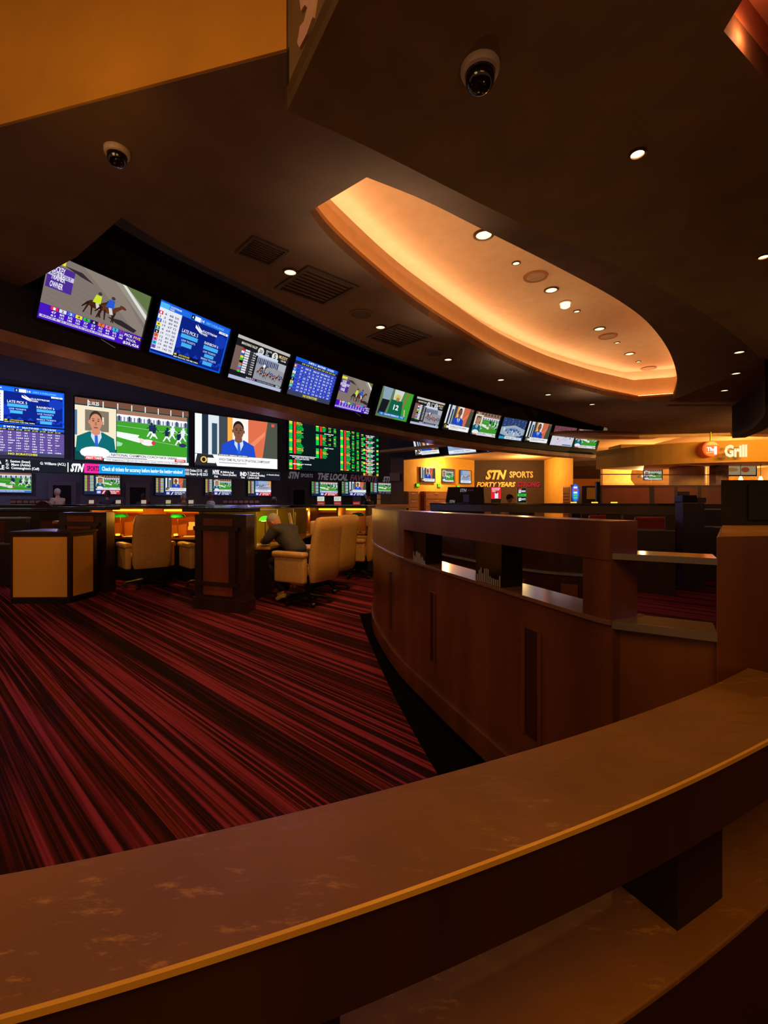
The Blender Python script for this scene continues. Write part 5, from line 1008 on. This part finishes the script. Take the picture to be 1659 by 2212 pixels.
# ---------------------------------------------------------------- lamps, and added fill lights without a fixture
def spot(loc, target, power, col, ang=90, blend=.6, r=.05):
    l=bpy.data.lights.new('spot','SPOT'); l.energy=power; l.color=lin(col); l.spot_size=radians(ang); l.spot_blend=blend; l.shadow_soft_size=r
    o=bpy.data.objects.new('spot_lamp_or_fill',l); COL.objects.link(o); o.location=loc; o.rotation_euler=(Vector(target)-Vector(loc)).to_track_quat('-Z','Y').to_euler()
def area(loc, target, power, col, sx, sy=None):
    l=bpy.data.lights.new('area','AREA'); l.energy=power; l.color=lin(col); l.shape='RECTANGLE'; l.size=sx; l.size_y=sy or sx
    o=bpy.data.objects.new('area_fill',l); COL.objects.link(o); o.location=loc; o.rotation_euler=(Vector(target)-Vector(loc)).to_track_quat('-Z','Y').to_euler()
def point(loc, power, col, r=0.0):
    l=bpy.data.lights.new('point','POINT'); l.energy=power; l.color=lin(col); l.shadow_soft_size=r
    o=bpy.data.objects.new('point_fill',l); COL.objects.link(o); o.location=loc
OR=(255,190,110)
area((.6,-.9,3.6),(.3,1.2,.8),30,(255,180,80),1.6)  # two soft fills added above and behind the camera, no fixtures
area((-2.2,-.6,3.5),(-2.5,4,0),38,(255,190,130),1.6)
for (x,y) in ((627,587),(822,706),(968,776)): p=P(x,y,ZB-.03); spot(p,(p.x,p.y,0),70,OR,110)
for (x,y) in ((1377,330),): p=P(x,y,ZA-.03); spot(p,(p.x,p.y,0),18,OR,100)
for q in ((-3.2,5.0),(-1.2,4.4)): spot((q[0],q[1],ZB-.05),(q[0],q[1]+.2,0),26,(255,200,160),100)
spot((-4.6,4.2,ZB-.05),(-4.5,6.2,.5),80,(255,190,100),50)
spot((-.3,5.0,ZB-.05),(-.8,6.5,.5),110,(255,195,100),50)
spot((-1.5,1.9,EH+1.2),(-1.66,2.62,EH+2.45),7,(255,190,60),55,1.0,.0); spot((-.9,1.6,EH+1.2),(-1.15,2.5,EH+2.6),3,(255,180,60),80,1.0,.0)
for x,y,e in ((3,22.5,200),(7,23,200),(10.2,18.2,260),(12.5,16.4,260),(16,15.8,140)): point((x,y,EH+1.0 if x>9.5 else EH+1.7),e,(255,205,125))  # added fill brightening the far walls and the snack bar
area((10.8,10.6,EH+2.0),(10.8,14.0,EH+1.4),170,(255,190,100),2,.4)  # added fill on the snack bar fascia, no fixture
for y_ in (6.9,7.9): point((-2.2,y_,1.1),3,(255,200,60))
for x_,y_ in ((-4.6,8.0),(-3.6,7.85)): point((x_,y_,1.12),12,(255,180,60))  # fill added inside the bays to boost their light strips
spot((-5.5,20.5,EH+3.2),(-.5,5,EH),900,(120,110,255),70,1.0,.0)  # added spot without a fixture, imitating spill from the big screens
spot((1.5,15.0,EH+1.5),(-.2,4.0,EH-.3),70,(170,160,255),30,1.0,.0)  # weaker added spot, screen spill on the curved partition
point((P(1620,90,ZA).x,P(1620,90,ZA).y,ZA+.05),1.6,(255,170,120))
for x_,y_,e_ in ((-9.5,13.8,90),(-3.5,14.2,90),(-13,15.0,70)): point((x_,y_,EH+1.5),e_,(190,175,235))  # fills added to lift the far counters, people and back wall
for x_ in (-1.55,-.8): point((x_,9.25,1.12),5,(255,185,80))  # fill added to brighten the far row of desks
for q,e_ in (((-2.6,2.9),7),((.3,3.6),7),((-.2,5.5),8),((1.9,5.0),9),((3.4,8.2),14),((4.8,4.2),9),((6.3,11.0),16),((1.2,1.2),5)): spot((q[0],q[1],1.6),(q[0],q[1],5),e_*1.25,(255,200,150),150,1.0,.0)  # upward fills hung in the open to brighten the ceilings
for q in ((.05,3.7),(1.0,5.2),(2.3,7.0),(4.3,9.0)): spot((q[0],q[1],ZB-.9),(q[0],q[1],5),30,(255,226,185),115,1.0,.0)  # upward fills added under the recess to brighten its lid
spot((5.8,8.6,ZB-.05),(6.6,10.6,EH+.1),120,(255,190,120),80,1.0,.02)  # added spot brightening the booth dividers
